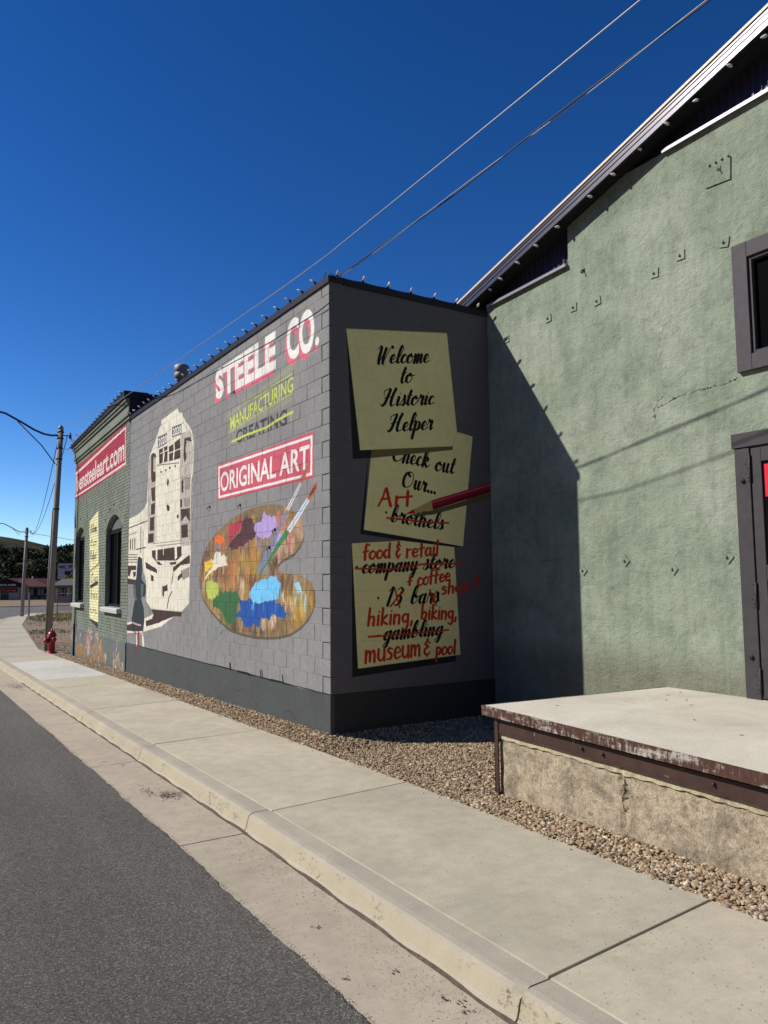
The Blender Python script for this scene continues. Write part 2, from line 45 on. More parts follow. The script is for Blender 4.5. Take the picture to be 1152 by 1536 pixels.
# ------------------------------------------------------------ helpers
def lin(c): return tuple(((x/255)/12.92 if x/255 <= .04045 else ((x/255+.055)/1.055)**2.4) for x in c)
def tag(o, label=None, cat=None, group=None, kind=None):
    if label: o['label'] = label
    if cat: o['category'] = cat
    if group: o['group'] = group
    if kind: o['kind'] = kind
    return o
def empty(name, loc=(0, 0, 0), rotz=0.0, label=None, cat=None, group=None, kind=None):
    o = bpy.data.objects.new(name, None); C.objects.link(o); o.location = loc; o.rotation_euler = (0, 0, rotz)
    o.empty_display_size = .2
    return tag(o, label, cat, group, kind)
def link(name, me, parent=None, loc=(0, 0, 0), rot=(0, 0, 0)):
    o = bpy.data.objects.new(name, me); C.objects.link(o); o.parent = parent; o.location = loc; o.rotation_euler = rot
    return o
class MB:
    """collects shapes, builds ONE mesh"""
    def __init__(s): s.v = []; s.f = []; s.sm = []
    def add(s, vs_, fs, smooth=False):
        b = len(s.v); s.v += [tuple(v) for v in vs_]; s.f += [tuple(b+i for i in f) for f in fs]; s.sm += [smooth]*len(fs); return s
    def box(s, x0, x1, y0, y1, z0, z1):
        v = [(x0,y0,z0),(x1,y0,z0),(x1,y1,z0),(x0,y1,z0),(x0,y0,z1),(x1,y0,z1),(x1,y1,z1),(x0,y1,z1)]
        return s.add(v, [(0,3,2,1),(4,5,6,7),(0,1,5,4),(1,2,6,5),(2,3,7,6),(3,0,4,7)])
    def hexa(s, v): return s.add(v, [(0,3,2,1),(4,5,6,7),(0,1,5,4),(1,2,6,5),(2,3,7,6),(3,0,4,7)])
    def tube(s, pts, r, n=10, caps=True, smooth=True):
        pts = [Vector(p) for p in pts]; rs = r if isinstance(r, (list, tuple)) else [r]*len(pts)
        V = []; F = []
        for i, p in enumerate(pts):
            d = (pts[min(i+1, len(pts)-1)]-pts[max(i-1, 0)]).normalized()
            a = d.orthogonal().normalized() if i == 0 else (a - d*a.dot(d)).normalized()
            b = d.cross(a)
            for k in range(n):
                t = 2*math.pi*k/n; V.append(p+(a*math.cos(t)+b*math.sin(t))*rs[i])
        for i in range(len(pts)-1):
            for k in range(n): F.append((i*n+k, i*n+(k+1) % n, (i+1)*n+(k+1) % n, (i+1)*n+k))
        s.add(V, F, smooth)
        if caps: s.add([V[k] for k in range(n)], [tuple(reversed(range(n)))]); s.add([V[(len(pts)-1)*n+k] for k in range(n)], [tuple(range(n))])
        return s
    def lathe(s, prof, c=(0, 0, 0), axis='z', n=16, smooth=True):
        V = []; F = []
        for r, h in prof:
            for k in range(n):
                t = 2*math.pi*k/n; a, b = r*math.cos(t), r*math.sin(t)
                p = (a, b, h) if axis == 'z' else ((h, a, b) if axis == 'x' else (b, h, a))
                V.append((c[0]+p[0], c[1]+p[1], c[2]+p[2]))
        for i in range(len(prof)-1):
            for k in range(n): F.append((i*n+k, i*n+(k+1) % n, (i+1)*n+(k+1) % n, (i+1)*n+k))
        F.append(tuple(reversed(range(n)))); F.append(tuple((len(prof)-1)*n+k for k in range(n)))
        return s.add(V, F, smooth)
    def prism(s, poly, axis, a, b):
        """extrude a 2D polygon between a and b along axis 'x','y','z'"""
        n = len(poly)
        def P(q, t): return {'x': (t, q[0], q[1]), 'y': (q[0], t, q[1]), 'z': (q[0], q[1], t)}[axis]
        V = [P(q, a) for q in poly]+[P(q, b) for q in poly]
        tr = tessellate_polygon([[Vector((q[0], q[1], 0)) for q in poly]])
        F = [tuple(t) for t in tr]+[tuple(n+i for i in reversed(t)) for t in tr]+[(i, (i+1) % n, n+(i+1) % n, n+i) for i in range(n)]
        return s.add(V, F)
    def mesh(s, name, mat, bevel=0):
        me = bpy.data.meshes.new(name); me.from_pydata(s.v, [], s.f); me.polygons.foreach_set('use_smooth', s.sm)
        if mat: me.materials.append(mat)
        bm = bmesh.new(); bm.from_mesh(me); bmesh.ops.remove_doubles(bm, verts=bm.verts, dist=1e-5); bmesh.ops.recalc_face_normals(bm, faces=bm.faces)
        if bevel: bmesh.ops.bevel(bm, geom=bm.edges[:], offset=bevel, segments=1, affect='EDGES')
        bm.to_mesh(me); bm.free(); me.update(); return me
    def build(s, name, mat, parent=None, loc=(0, 0, 0), rot=(0, 0, 0), bevel=0): return link(name, s.mesh(name, mat, bevel), parent, loc, rot)

def raw_mesh(name, V, F, mat, smooth=False):
    """numpy arrays -> mesh, all faces the same size"""
    me = bpy.data.meshes.new(name); V = np.asarray(V, np.float32); F = np.asarray(F, np.int32)
    me.vertices.add(len(V)); me.vertices.foreach_set('co', V.ravel())
    me.loops.add(F.size); me.loops.foreach_set('vertex_index', F.ravel())
    me.polygons.add(len(F)); me.polygons.foreach_set('loop_start', np.arange(0, F.size, F.shape[1], dtype=np.int32))
    me.polygons.foreach_set('use_smooth', np.full(len(F), smooth)); me.update(calc_edges=True); me.validate()
    if mat: me.materials.append(mat)
    return me

# ------------------------------------------------------------ node materials
class NT:
    def __init__(s, name):
        s.m = bpy.data.materials.new(name); s.m.use_nodes = True; s.t = s.m.node_tree; s.t.nodes.clear()
        s.b = s.n('ShaderNodeBsdfPrincipled'); o = s.n('ShaderNodeOutputMaterial'); s.l(s.b.outputs[0], o.inputs[0])
        s.co = s.n('ShaderNodeTexCoord').outputs['Object']; s._bump = None
    def n(s, t, **k):
        nd = s.t.nodes.new(t)
        for a, b in k.items(): setattr(nd, a, b)
        return nd
    def l(s, a, b): s.t.links.new(a, b)
    def geo(s): s.co = s.n('ShaderNodeNewGeometry').outputs['Position']; return s
    def coords_of(s, ob): nd = s.n('ShaderNodeTexCoord'); nd.object = ob; s.co = nd.outputs['Object']; return s
    def scaled(s, v, co=None):
        nd = s.n('ShaderNodeVectorMath', operation='MULTIPLY'); s.l(co or s.co, nd.inputs[0]); nd.inputs[1].default_value = v; return nd.outputs[0]
    def noise(s, scale, detail=4, rough=.55, co=None, dist=0):
        nd = s.n('ShaderNodeTexNoise'); nd.inputs['Scale'].default_value = scale; nd.inputs['Detail'].default_value = detail
        nd.inputs['Roughness'].default_value = rough; nd.inputs['Distortion'].default_value = dist; s.l(co or s.co, nd.inputs['Vector']); return nd.outputs['Fac']
    def voro(s, scale, feat='F1', out='Distance', co=None, rnd=1):
        nd = s.n('ShaderNodeTexVoronoi', feature=feat); nd.inputs['Scale'].default_value = scale; nd.inputs['Randomness'].default_value = rnd; s.l(co or s.co, nd.inputs['Vector']); return nd.outputs[out]
    def ramp(s, f, stops):
        nd = s.n('ShaderNodeValToRGB'); r = nd.color_ramp
        while len(r.elements) < len(stops): r.elements.new(.5)
        for e, (p, c) in zip(r.elements, stops): e.position = p; e.color = (*c, 1) if isinstance(c, tuple) else (c, c, c, 1)
        s.l(f, nd.inputs[0]); return nd.outputs[0]
    def mix(s, f, a, b, mode='MIX'):
        nd = s.n('ShaderNodeMix', data_type='RGBA', blend_type=mode)
        for v, i in ((f, 0), (a, 6), (b, 7)):
            if isinstance(v, (int, float)): nd.inputs[i].default_value = v if i == 0 else (v, v, v, 1)
            elif isinstance(v, tuple): nd.inputs[i].default_value = (*v, 1)
            else: s.l(v, nd.inputs[i])
        return nd.outputs[2]
    def math(s, op, a, b=0.0, clamp=False):
        nd = s.n('ShaderNodeMath', operation=op, use_clamp=clamp)
        for v, i in ((a, 0), (b, 1)):
            if isinstance(v, (int, float)): nd.inputs[i].default_value = v
            else: s.l(v, nd.inputs[i])
        return nd.outputs[0]
    def bump(s, h, strength=.3, dist=.01):
        nd = s.n('ShaderNodeBump'); nd.inputs['Strength'].default_value = strength; nd.inputs['Distance'].default_value = dist; s.l(h, nd.inputs['Height'])
        if s._bump: s.l(s._bump, nd.inputs['Normal'])
        s._bump = nd.outputs[0]; s.l(nd.outputs[0], s.b.inputs['Normal']); return s
    def out(s, col, rough=.8, metal=0.0, spec=.3):
        for v, k in ((col, 'Base Color'), (rough, 'Roughness'), (metal, 'Metallic'), (spec, 'Specular IOR Level')):
            if isinstance(v, tuple): s.b.inputs[k].default_value = (*v, 1)
            elif isinstance(v, (int, float)): s.b.inputs[k].default_value = v
            else: s.l(v, s.b.inputs[k])
        return s.m

def simple(name, c, rough=.6, metal=0.0, var=.12, scale=8, bump=.0, spec=.3, bscale=60):
    t = NT(name); c = lin(c)
    dk = tuple(x*(1-var) for x in c); lt = tuple(min(1, x*(1+var)) for x in c)
    col = t.ramp(t.noise(scale, 5), [(.3, dk), (.7, lt)])
    if bump: t.bump(t.noise(bscale, 4), bump, .004)
    return t.out(col, rough, metal, spec)

# ------------------------------------------------------------ painted walls: a small rasteriser that lays the paint on in metres
class Canvas:
    def __init__(s, a0, a1, z0, z1, res, base, seed=1):
        s.a0, s.z0, s.res = a0, z0, res; s.w = int((a1-a0)*res); s.h = int((z1-z0)*res); s.a1 = a0+s.w/res; s.z1 = z0+s.h/res
        s.px = np.ones((s.h, s.w, 4), np.float32); s.px[..., :3] = np.array(base, np.float32)/255
    def xy(s, p): return (p[0]-s.a0)*s.res, (p[1]-s.z0)*s.res
    def box(s, P, pad=2):
        P = np.array(P); x0 = max(0, int(P[:, 0].min())-pad); x1 = min(s.w, int(P[:, 0].max())+pad+1); y0 = max(0, int(P[:, 1].min())-pad); y1 = min(s.h, int(P[:, 1].max())+pad+1)
        return x0, x1, y0, y1
    def put(s, box, m, col):
        x0, x1, y0, y1 = box; c = np.array(col, np.float32)/255; v = s.px[y0:y1, x0:x1, :3]; m = m[..., None]; v[:] = v*(1-m)+c*m
    def polymask(s, poly, ss=2):
        P = [s.xy(p) for p in poly]; b = s.box(P); x0, x1, y0, y1 = b
        if x1 <= x0 or y1 <= y0: return b, np.zeros((0, 0), np.float32)
        acc = np.zeros((y1-y0, x1-x0), np.float32)
        for oy in range(ss):
            for ox in range(ss):
                X = (np.arange(x0, x1)+(ox+.5)/ss)[None, :]; Y = (np.arange(y0, y1)+(oy+.5)/ss)[:, None]; ins = np.zeros(acc.shape, bool)
                for i in range(len(P)):
                    (xa, ya), (xb, yb_) = P[i], P[(i+1) % len(P)]
                    if ya == yb_: continue
                    c = ((ya > Y) != (yb_ > Y)); ins ^= c & (X < (xb-xa)*(Y-ya)/(yb_-ya)+xa)
                acc += ins
        return b, acc/ss**2
    def poly(s, poly, col, a=1.0, wob=0.0):
        if wob: poly = wobble(poly, wob)
        b, m = s.polymask(poly)
        if m.size: s.put(b, m*a, col)
    def stroke(s, pts, w, col, a=1.0, soft=.8, widths=None):
        """w = half width in metres"""
        P = [s.xy(p) for p in pts]; W = [x*s.res for x in (widths or [w]*len(P))]
        b = s.box(P, int(max(W)+soft+3)); x0, x1, y0, y1 = b
        if x1 <= x0 or y1 <= y0: return
        m = np.zeros((y1-y0, x1-x0), np.float32)
        for i in range(len(P)-1):
            (xa, ya), (xb, yb_) = P[i], P[i+1]; pad = max(W[i], W[i+1])+soft+2
            u0 = max(x0, int(min(xa, xb)-pad)); u1 = min(x1, int(max(xa, xb)+pad)+1); v0 = max(y0, int(min(ya, yb_)-pad)); v1 = min(y1, int(max(ya, yb_)+pad)+1)
            if u1 <= u0 or v1 <= v0: continue
            X = (np.arange(u0, u1)+.5)[None, :]; Y = (np.arange(v0, v1)+.5)[:, None]; dx, dy = xb-xa, yb_-ya; L = dx*dx+dy*dy+1e-9
            t = np.clip(((X-xa)*dx+(Y-ya)*dy)/L, 0, 1); dd = np.hypot(X-xa-t*dx, Y-ya-t*dy); ww = W[i]+(W[i+1]-W[i])*t
            q = np.clip((ww-dd)/soft+.5, 0, 1); sub = m[v0-y0:v1-y0, u0-x0:u1-x0]; np.maximum(sub, q, out=sub)
        s.put(b, m*a, col)
    def text(s, txt, quad, col, bold=.03, shift=(0, 0), a=1.0, spacing=1.0):
        """sans-serif capitals stretched onto a quad TL TR BR BL"""
        V, T = font_tris(txt, bold, spacing); TL, TR, BR, BL = [np.array(q) for q in quad]
        lo = V.min(0); hi = V.max(0); uv = (V-lo)/(hi-lo)
        Q = (BL*(1-uv[:, :1])+BR*uv[:, :1])*(1-uv[:, 1:])+(TL*(1-uv[:, :1])+TR*uv[:, :1])*uv[:, 1:]+np.array(shift)
        P = np.stack([(Q[:, 0]-s.a0)*s.res, (Q[:, 1]-s.z0)*s.res], 1); b = s.box(P); x0, x1, y0, y1 = b; m = np.zeros((y1-y0, x1-x0), np.float32)
        for ox, oy in ((.25, .25), (.75, .25), (.25, .75), (.75, .75)):
            mm = np.zeros(m.shape, bool)
            for t in T:
                p = P[t]; u0 = max(x0, int(p[:, 0].min())); u1 = min(x1, int(p[:, 0].max())+2); v0 = max(y0, int(p[:, 1].min())); v1 = min(y1, int(p[:, 1].max())+2)
                if u1 <= u0 or v1 <= v0: continue
                X = (np.arange(u0, u1)+ox)[None, :]; Y = (np.arange(v0, v1)+oy)[:, None]
                e = [(p[(k+1) % 3][0]-p[k][0])*(Y-p[k][1])-(p[(k+1) % 3][1]-p[k][1])*(X-p[k][0]) for k in range(3)]
                mm[v0-y0:v1-y0, u0-x0:u1-x0] |= ((e[0] >= 0) & (e[1] >= 0) & (e[2] >= 0)) | ((e[0] <= 0) & (e[1] <= 0) & (e[2] <= 0))
            m += mm*.25
        s.put(b, m*a, col)
    def image(s, name):
        im = bpy.data.images.new(name, s.w, s.h, alpha=False); im.pixels.foreach_set(s.px.ravel()); im.update(); im.pack(); return im
def wobble(poly, amp):
    out = []
    for i, p in enumerate(poly):
        q = poly[(i+1) % len(poly)]; L = math.hypot(q[0]-p[0], q[1]-p[1]); n = max(1, int(L/(amp*2.2)))
        for k in range(n): t = k/n; out.append((p[0]+(q[0]-p[0])*t+random.uniform(-amp, amp), p[1]+(q[1]-p[1])*t+random.uniform(-amp, amp)))
    return out
def font_tris(txt, bold, spacing=1.0):
    cu = bpy.data.curves.new('lettering', 'FONT'); cu.body = txt; cu.offset = bold; cu.resolution_u = 4; cu.space_character = spacing
    ob = bpy.data.objects.new('lettering', cu); C.objects.link(ob); bpy.context.view_layer.update()
    me = bpy.data.meshes.new_from_object(ob.evaluated_get(bpy.context.evaluated_depsgraph_get())); me.calc_loop_triangles()
    V = np.array([v.co[:2] for v in me.vertices]); T = [list(t.vertices) for t in me.loop_triangles]
    bpy.data.objects.remove(ob); bpy.data.curves.remove(cu); bpy.data.meshes.remove(me); return V, T
def crom(pts, n=7):
    P = [pts[0]]+list(pts)+[pts[-1]]; o = []
    for i in range(1, len(P)-2):
        a, b, c, d = (np.array(P[i+k], float) for k in (-1, 0, 1, 2))
        for k in range(n): t = k/n; o.append(.5*((2*b)+(c-a)*t+(2*a-5*b+4*c-d)*t*t+(3*b-a-3*c+d)*t**3))
    o.append(np.array(P[-2], float)); return o
# brush script: x-height 1, strokes as points; (advance, strokes, dots)
SC = {
'e': (.66, [[(0,.15),(.32,.42),(.52,.72),(.4,1.02),(.18,.8),(.12,.35),(.33,0),(.72,.25)]]),
'l': (.5, [[(0,.15),(.35,.8),(.56,1.7),(.45,2.1),(.29,1.8),(.18,.5),(.28,.02),(.58,.22)]]),
'c': (.64, [[(.56,.8),(.42,1.03),(.2,.82),(.12,.35),(.33,0),(.7,.25)]]),
'o': (.76, [[(.42,1.02),(.16,.78),(.12,.25),(.36,-.02),(.62,.3),(.6,.8),(.42,1.02),(.5,.8),(.86,.85)]]),
'm': (1.1, [[(0,.75),(.14,1),(.18,.7),(.13,0)],[(.14,.45),(.36,1),(.5,.9),(.46,0)],[(.47,.45),(.7,1),(.84,.88),(.82,.15),(.92,0),(1.14,.2)]]),
'n': (.8, [[(0,.75),(.14,1),(.18,.7),(.13,0)],[(.14,.45),(.38,1),(.54,.9),(.5,.15),(.6,0),(.84,.2)]]),
't': (.5, [[(.3,1.75),(.2,.9),(.18,.25),(.32,0),(.55,.22)],[(.0,1.12),(.25,1.14),(.5,1.22)]]),
'i': (.42, [[(.0,.6),(.16,1),(.16,.6),(.14,.15),(.26,0),(.46,.2)],[(.22,1.42),(.25,1.46)]]),
's': (.6, [[(0,.15),(.26,.85),(.33,1.15),(.38,.75),(.44,.3),(.28,0),(.04,.08)],[(.3,.02),(.62,.22)]]),
'r': (.66, [[(0,.3),(.14,1.12),(.24,.95),(.46,1.0),(.42,.6),(.42,.12),(.52,0),(.7,.2)]]),
'p': (.82, [[(0,.6),(.16,1.05),(.15,.2),(.1,-.95)],[(.15,.6),(.4,1.02),(.6,.75),(.52,.15),(.3,0),(.16,.12)],[(.5,.12),(.86,.25)]]),
'h': (.84, [[(0,.15),(.38,1.1),(.5,1.85),(.4,2.1),(.24,1.7),(.14,0)],[(.15,.45),(.4,1.02),(.58,.88),(.54,.15),(.64,0),(.88,.2)]]),
'k': (.82, [[(0,.15),(.38,1.1),(.5,1.85),(.4,2.1),(.24,1.7),(.14,0)],[(.16,.45),(.45,1.05),(.56,.8),(.22,.5)],[(.26,.5),(.5,.1),(.62,0),(.86,.2)]]),
'b': (.78, [[(0,.15),(.38,1.1),(.48,1.85),(.38,2.1),(.22,1.6),(.14,.3),(.34,-.02),(.6,.3),(.56,.8),(.38,.95),(.5,.75),(.82,.85)]]),
'u': (.84, [[(0,.6),(.15,1),(.14,.3),(.28,0),(.5,.4),(.56,1),(.52,.25),(.64,0),(.88,.2)]]),
'a': (.84, [[(.55,.85),(.36,1.02),(.14,.7),(.14,.15),(.34,0),(.54,.5),(.6,1),(.54,.2),(.66,0),(.88,.22)]]),
'g': (.78, [[(.55,.85),(.36,1.02),(.14,.7),(.14,.15),(.34,0),(.54,.5),(.6,1)],[(.6,1),(.52,-.3),(.34,-.92),(.12,-.7),(.4,-.2),(.82,.25)]]),
'y': (.8, [[(0,.6),(.15,1),(.14,.3),(.28,0),(.5,.4),(.58,1)],[(.58,1),(.5,-.3),(.34,-.92),(.12,-.7),(.4,-.2),(.82,.25)]]),
'W': (1.45, [[(0,1.75),(.2,2.05),(.34,1.8),(.3,.6),(.36,0)],[(.36,0),(.66,1.1),(.84,1.8)],[(.84,1.8),(.74,.8),(.78,0)],[(.78,0),(1.1,1.2),(1.36,2.0),(1.5,1.9)]]),
'H': (1.5, [[(.1,1.35),(.05,1.75),(.35,2.0),(.62,1.95),(.5,1.1),(.34,.3),(.1,.0),(-.05,.22)],[(1.18,2.05),(1.0,1.3),(.94,.4),(1.08,0),(1.4,.15)],[(.2,.95),(.6,1.08),(1.05,1.02)]]),
'C': (1.12, [[(.82,1.55),(.98,1.85),(.8,2.08),(.45,1.85),(.18,1.1),(.2,.3),(.5,-.02),(.85,.15),(1.12,.45)]]),
'O': (1.3, [[(.7,2.02),(.3,1.75),(.12,.9),(.25,.15),(.6,-.02),(1.0,.4),(1.12,1.2),(.95,1.85),(.65,2.02),(.5,1.75),(.7,1.5)]]),
'.': (.36, [[(.08,.02),(.16,.12),(.2,.04),(.1,.02)]]),
'1': (.8, [[(.15,1.6),(.5,2.0),(.42,1.0),(.32,0)]]),
'3': (1.0, [[(.25,1.75),(.5,2.02),(.8,1.7),(.6,1.2),(.35,1.08)],[(.4,1.1),(.75,.9),(.7,.25),(.35,-.02),(.08,.25)]]),
}
# brush-marker capitals/lowercase of the red hand
HW = {
'A': (1.25, [[(0,0),(.3,.9),(.55,2.0),(.75,1.0),(.95,0)],[(.2,.75),(.85,.85)]]),
'r': (.7, [[(.15,1.0),(.12,0)],[(.13,.55),(.3,.92),(.6,.95)]]), 't': (.75, [[(.35,1.6),(.32,0)],[(.0,.95),(.7,1.08)]]),
'f': (.7, [[(.7,1.75),(.45,1.9),(.3,1.5),(.22,0)],[(0,.95),(.6,1.05)]]), 'o': (.85, [[(.45,1),(.12,.7),(.15,.15),(.45,0),(.72,.35),(.68,.85),(.42,1)]]),
'd': (.95, [[(.65,.9),(.3,.98),(.1,.5),(.3,0),(.62,.25),(.72,1.0),(.76,1.9)],[(.74,1.7),(.7,.6),(.74,0)]]),
'&': (1.0, [[(.85,1.25),(.5,1.45),(.25,1.2),(.6,.9),(.18,.6),(.25,.12),(.6,0),(.85,.25)],[(.52,1.7),(.5,1.5)],[(.5,-.2),(.5,.05)]]),
'e': (.8, [[(.12,.5),(.65,.6),(.55,.95),(.3,.98),(.1,.5),(.3,.02),(.7,.15)]]), 'a': (.9, [[(.65,.85),(.35,1),(.1,.55),(.25,.02),(.55,.2),(.68,.95)],[(.68,.95),(.7,.2),(.8,0)]]),
'i': (.4, [[(.2,1.0),(.16,0)],[(.25,1.42),(.26,1.48)]]), 'l': (.42, [[(.25,1.85),(.18,0)]]), 'c': (.75, [[(.62,.85),(.35,1),(.1,.6),(.2,.1),(.45,0),(.68,.18)]]),
's': (.72, [[(.58,.9),(.3,1.02),(.18,.75),(.5,.45),(.45,.08),(.1,.05)]]), 'h': (.85, [[(.22,1.85),(.12,0)],[(.15,.5),(.4,.95),(.62,.8),(.6,0)]]),
'p': (.85, [[(.2,1.0),(.1,-.8)],[(.16,.75),(.45,1.0),(.7,.7),(.5,.12),(.15,.15)]]), 'k': (.8, [[(.22,1.8),(.12,0)],[(.62,1.0),(.2,.45),(.65,0)]]),
'n': (.85, [[(.15,1.0),(.12,0)],[(.13,.5),(.4,.98),(.62,.8),(.6,0)]]), 'g': (.85, [[(.6,.85),(.35,1),(.1,.6),(.3,.1),(.6,.4),(.64,.95)],[(.64,.95),(.62,-.3),(.4,-.75),(.1,-.6)]]),
',': (.4, [[(.2,.1),(.1,-.35)]]), 'b': (.85, [[(.2,1.85),(.12,.1)],[(.13,.3),(.4,.9),(.68,.55),(.45,0),(.12,.1)]]),
'm': (1.2, [[(.12,1.0),(.1,0)],[(.1,.5),(.35,.98),(.5,.75),(.5,.1)],[(.5,.5),(.75,.98),(.92,.75),(.95,0)]]), 'u': (.9, [[(.12,1.0),(.12,.3),(.4,0),(.66,.4),(.68,1.0)],[(.68,1),(.72,0)]]),
'+': (.8, [[(.4,1.1),(.38,.2)],[(.05,.62),(.75,.68)]]), ':': (.4, [[(.2,.95),(.21,1.0)],[(.18,.3),(.19,.36)]]), ')': (.5, [[(.1,1.5),(.4,.9),(.1,0)]]),
}
def write(cv, font, txt, a, b, hgt, col, asc, pen, slant, contrast):
    """lay a word between baseline points a and b; hgt is the height of a tall letter"""
    u = hgt/asc; adv = sum(font[c][0] for c in txt); dx = Vector((b[0]-a[0], b[1]-a[1])); sx = dx.length/adv/1.0; ux = dx.normalized(); x = 0
    for ch in txt:
        w, strokes = font[ch]
        for st in strokes:
            pts = crom(st) if len(st) > 2 else [np.array(q, float) for q in st]; Q = []; Wd = []
            for p in pts:
                px_ = (x+p[0])*sx+p[1]*u*slant; Q.append((a[0]+ux.x*px_, a[1]+ux.y*px_+p[1]*u))
            for i in range(len(Q)):
                q0, q1 = Q[max(i-1, 0)], Q[min(i+1, len(Q)-1)]; d = math.hypot(q1[0]-q0[0], q1[1]-q0[1])+1e-9; vert = max(0, (q0[1]-q1[1])/d)
                Wd.append(pen*((1-contrast)+contrast*1.9*vert))
            cv.stroke(Q, pen, col, widths=Wd)
        x += w
# ------------------------------------------------------------ levels
def zs(y): return -.10-.015*max(0.0, min(y, 75)+2)          # the sidewalk follows the street, which falls away to the north
KERB = .145
# ------------------------------------------------------------ paint the long mural wall
BAND = .446; COURSE = .2032; CAPZ = 5.469; YB = D['yb']; XG = 2.519
GREY = (133, 133, 133); WHITE = (230, 228, 222); PINK = (214, 108, 128); DARKP = (66, 50, 48)
cv = Canvas(-.1, YB+.1, -.5, 5.75, 150, GREY)
cv.px[:int((BAND+.5)*150), :, :3] = np.array((74, 78, 78))/255
def soft_noise(h, w, cell, seed):
    r = np.random.default_rng(seed); g = r.random((h//cell+3, w//cell+3)); Y = np.linspace(0, g.shape[0]-2.001, h); X = np.linspace(0, g.shape[1]-2.001, w)
    y0 = Y.astype(int); x0 = X.astype(int); fy = (Y-y0)[:, None]; fx = (X-x0)[None, :]; fy = fy*fy*(3-2*fy); fx = fx*fx*(3-2*fx)
    return (g[y0][:, x0]*(1-fy)*(1-fx)+g[y0+1][:, x0]*fy*(1-fx)+g[y0][:, x0+1]*(1-fy)*fx+g[y0+1][:, x0+1]*fy*fx)
# lettering over the pink drop letters
def sh(q, dy, dz): return [(a+dy, b+dz) for a, b in q]
cv.text('STEELE', sh(D['steele'], .06, -.075), PINK, .035, spacing=1.06); cv.text('CO', sh(D['co'], .055, -.075), PINK, .03)
def disc(c, p, r, col, **k): c.poly([(p[0]+r*math.cos(t*.3927), p[1]+r*math.sin(t*.3927)) for t in range(16)], col, **k)
dp = D['codot'][0]; disc(cv, (dp[0]+.03, dp[1]-.08), .052, PINK)
cv.text('STEELE', D['steele'], WHITE, .05, spacing=1.06); cv.text('CO', D['co'], WHITE, .035); disc(cv, dp, .056, WHITE)
# sprayed and struck-out words
LIME = (196, 208, 96); q = D['manuf']
for k in range(9):
    j = .05*k/9; cv.stroke([(q[0][0]+.1, q[0][1]+.02+j), (q[1][0]-.02, q[1][1]+.12+j*.6)], .035, LIME, a=.028, soft=9); cv.stroke([(q[3][0]+.1, q[3][1]-.02-j), (q[2][0], q[2][1]-.08-j*.5)], .03, LIME, a=.025, soft=9)
cv.stroke(D['manu_l1'], .010, LIME, a=.75, soft=3); cv.stroke(D['manu_l2'], .010, LIME, a=.6, soft=3)
cv.text('MANUFACTURING', sh(q, .012, -.008), (120, 128, 60), .0, a=.7); cv.text('MANUFACTURING', q, LIME, .016)
cv.text('CREATING', D['creat'], (62, 66, 70), .022)
cv.stroke(D['strike'][:5], .019, (178, 192, 66), soft=3); cv.stroke(D['strike'][:5], .008, (206, 216, 100), soft=2); cv.stroke(D['strike'][4:], .008, LIME, a=.8)
# framed sign
ROSE = (196, 88, 106); cv.poly(D['oa_out'], ROSE); cv.poly(D['oa_f1'], WHITE); cv.poly(D['oa_f2'], ROSE)
cv.text('ORIGINAL ART', D['oa_t'], WHITE, .018)
# palette with worn paint
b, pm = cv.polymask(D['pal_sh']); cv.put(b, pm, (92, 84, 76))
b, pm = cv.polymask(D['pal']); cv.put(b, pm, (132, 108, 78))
keep = cv.px.copy(); cc = [(152, 128, 98), (112, 90, 70), (176, 142, 64), (188, 154, 84), (204, 166, 146), (94, 78, 66), (156, 118, 106), (216, 192, 164), (148, 134, 118), (132, 124, 118), (186, 130, 124), (122, 106, 66)]
P = np.array(D['pal']); lo, hi = P.min(0), P.max(0)
for k in range(150):
    y = random.uniform(lo[0], hi[0]); z = random.uniform(lo[1], hi[1]); fy = (y-lo[0])/(hi[0]-lo[0]); fz = (z-lo[1])/(hi[1]-lo[1]); c = random.choice(cc)
    if .4 < fy < .75 and .3 < fz < .75: c = random.choice([(168, 132, 54), (178, 140, 62), (196, 118, 84), (150, 120, 70)])
    if fz < .3 or (fy < .3 and fz < .5): c = random.choice([(170, 134, 56), (136, 116, 86), (190, 160, 128), (100, 86, 66)])
    if fy > .78 and fz > .4: c = random.choice([(100, 72, 68), (120, 96, 80), (140, 112, 92)])
    r_ = random.uniform(.03, .12); cv.stroke([(y, z), (y+random.uniform(-.05, .05), z-r_*2)], r_, c, a=random.uniform(.3, .7), soft=random.uniform(8, 22))
PC = dict(peach=(206, 120, 82), umber=(112, 66, 62), plum=(88, 62, 66), rose=(188, 112, 112), grey=(116, 116, 120), choc=(92, 74, 58), cream=(206, 180, 150), ochre=(176, 138, 48), moss=(84, 104, 62))
for n, p in D['patch']:
    Q = np.array(p); l2, h2 = Q.min(0), Q.max(0); bb_, mm_ = cv.polymask(p)
    for k in range(40):
        y = random.uniform(l2[0], h2[0]); z = random.uniform(l2[1], h2[1])
        if not (0 <= int((z-cv.z0)*cv.res)-bb_[2] < mm_.shape[0] and 0 <= int((y-cv.a0)*cv.res)-bb_[0] < mm_.shape[1]) or mm_[int((z-cv.z0)*cv.res)-bb_[2], int((y-cv.a0)*cv.res)-bb_[0]] < .5: continue
        c = np.clip(np.array(PC[n])*random.uniform(.8, 1.2), 0, 250); cv.stroke([(y, z+.04), (y+random.uniform(-.03, .03), z-random.uniform(.03, .14))], random.uniform(.006, .03), tuple(c), a=random.uniform(.35, .8), soft=random.uniform(1.5, 7))
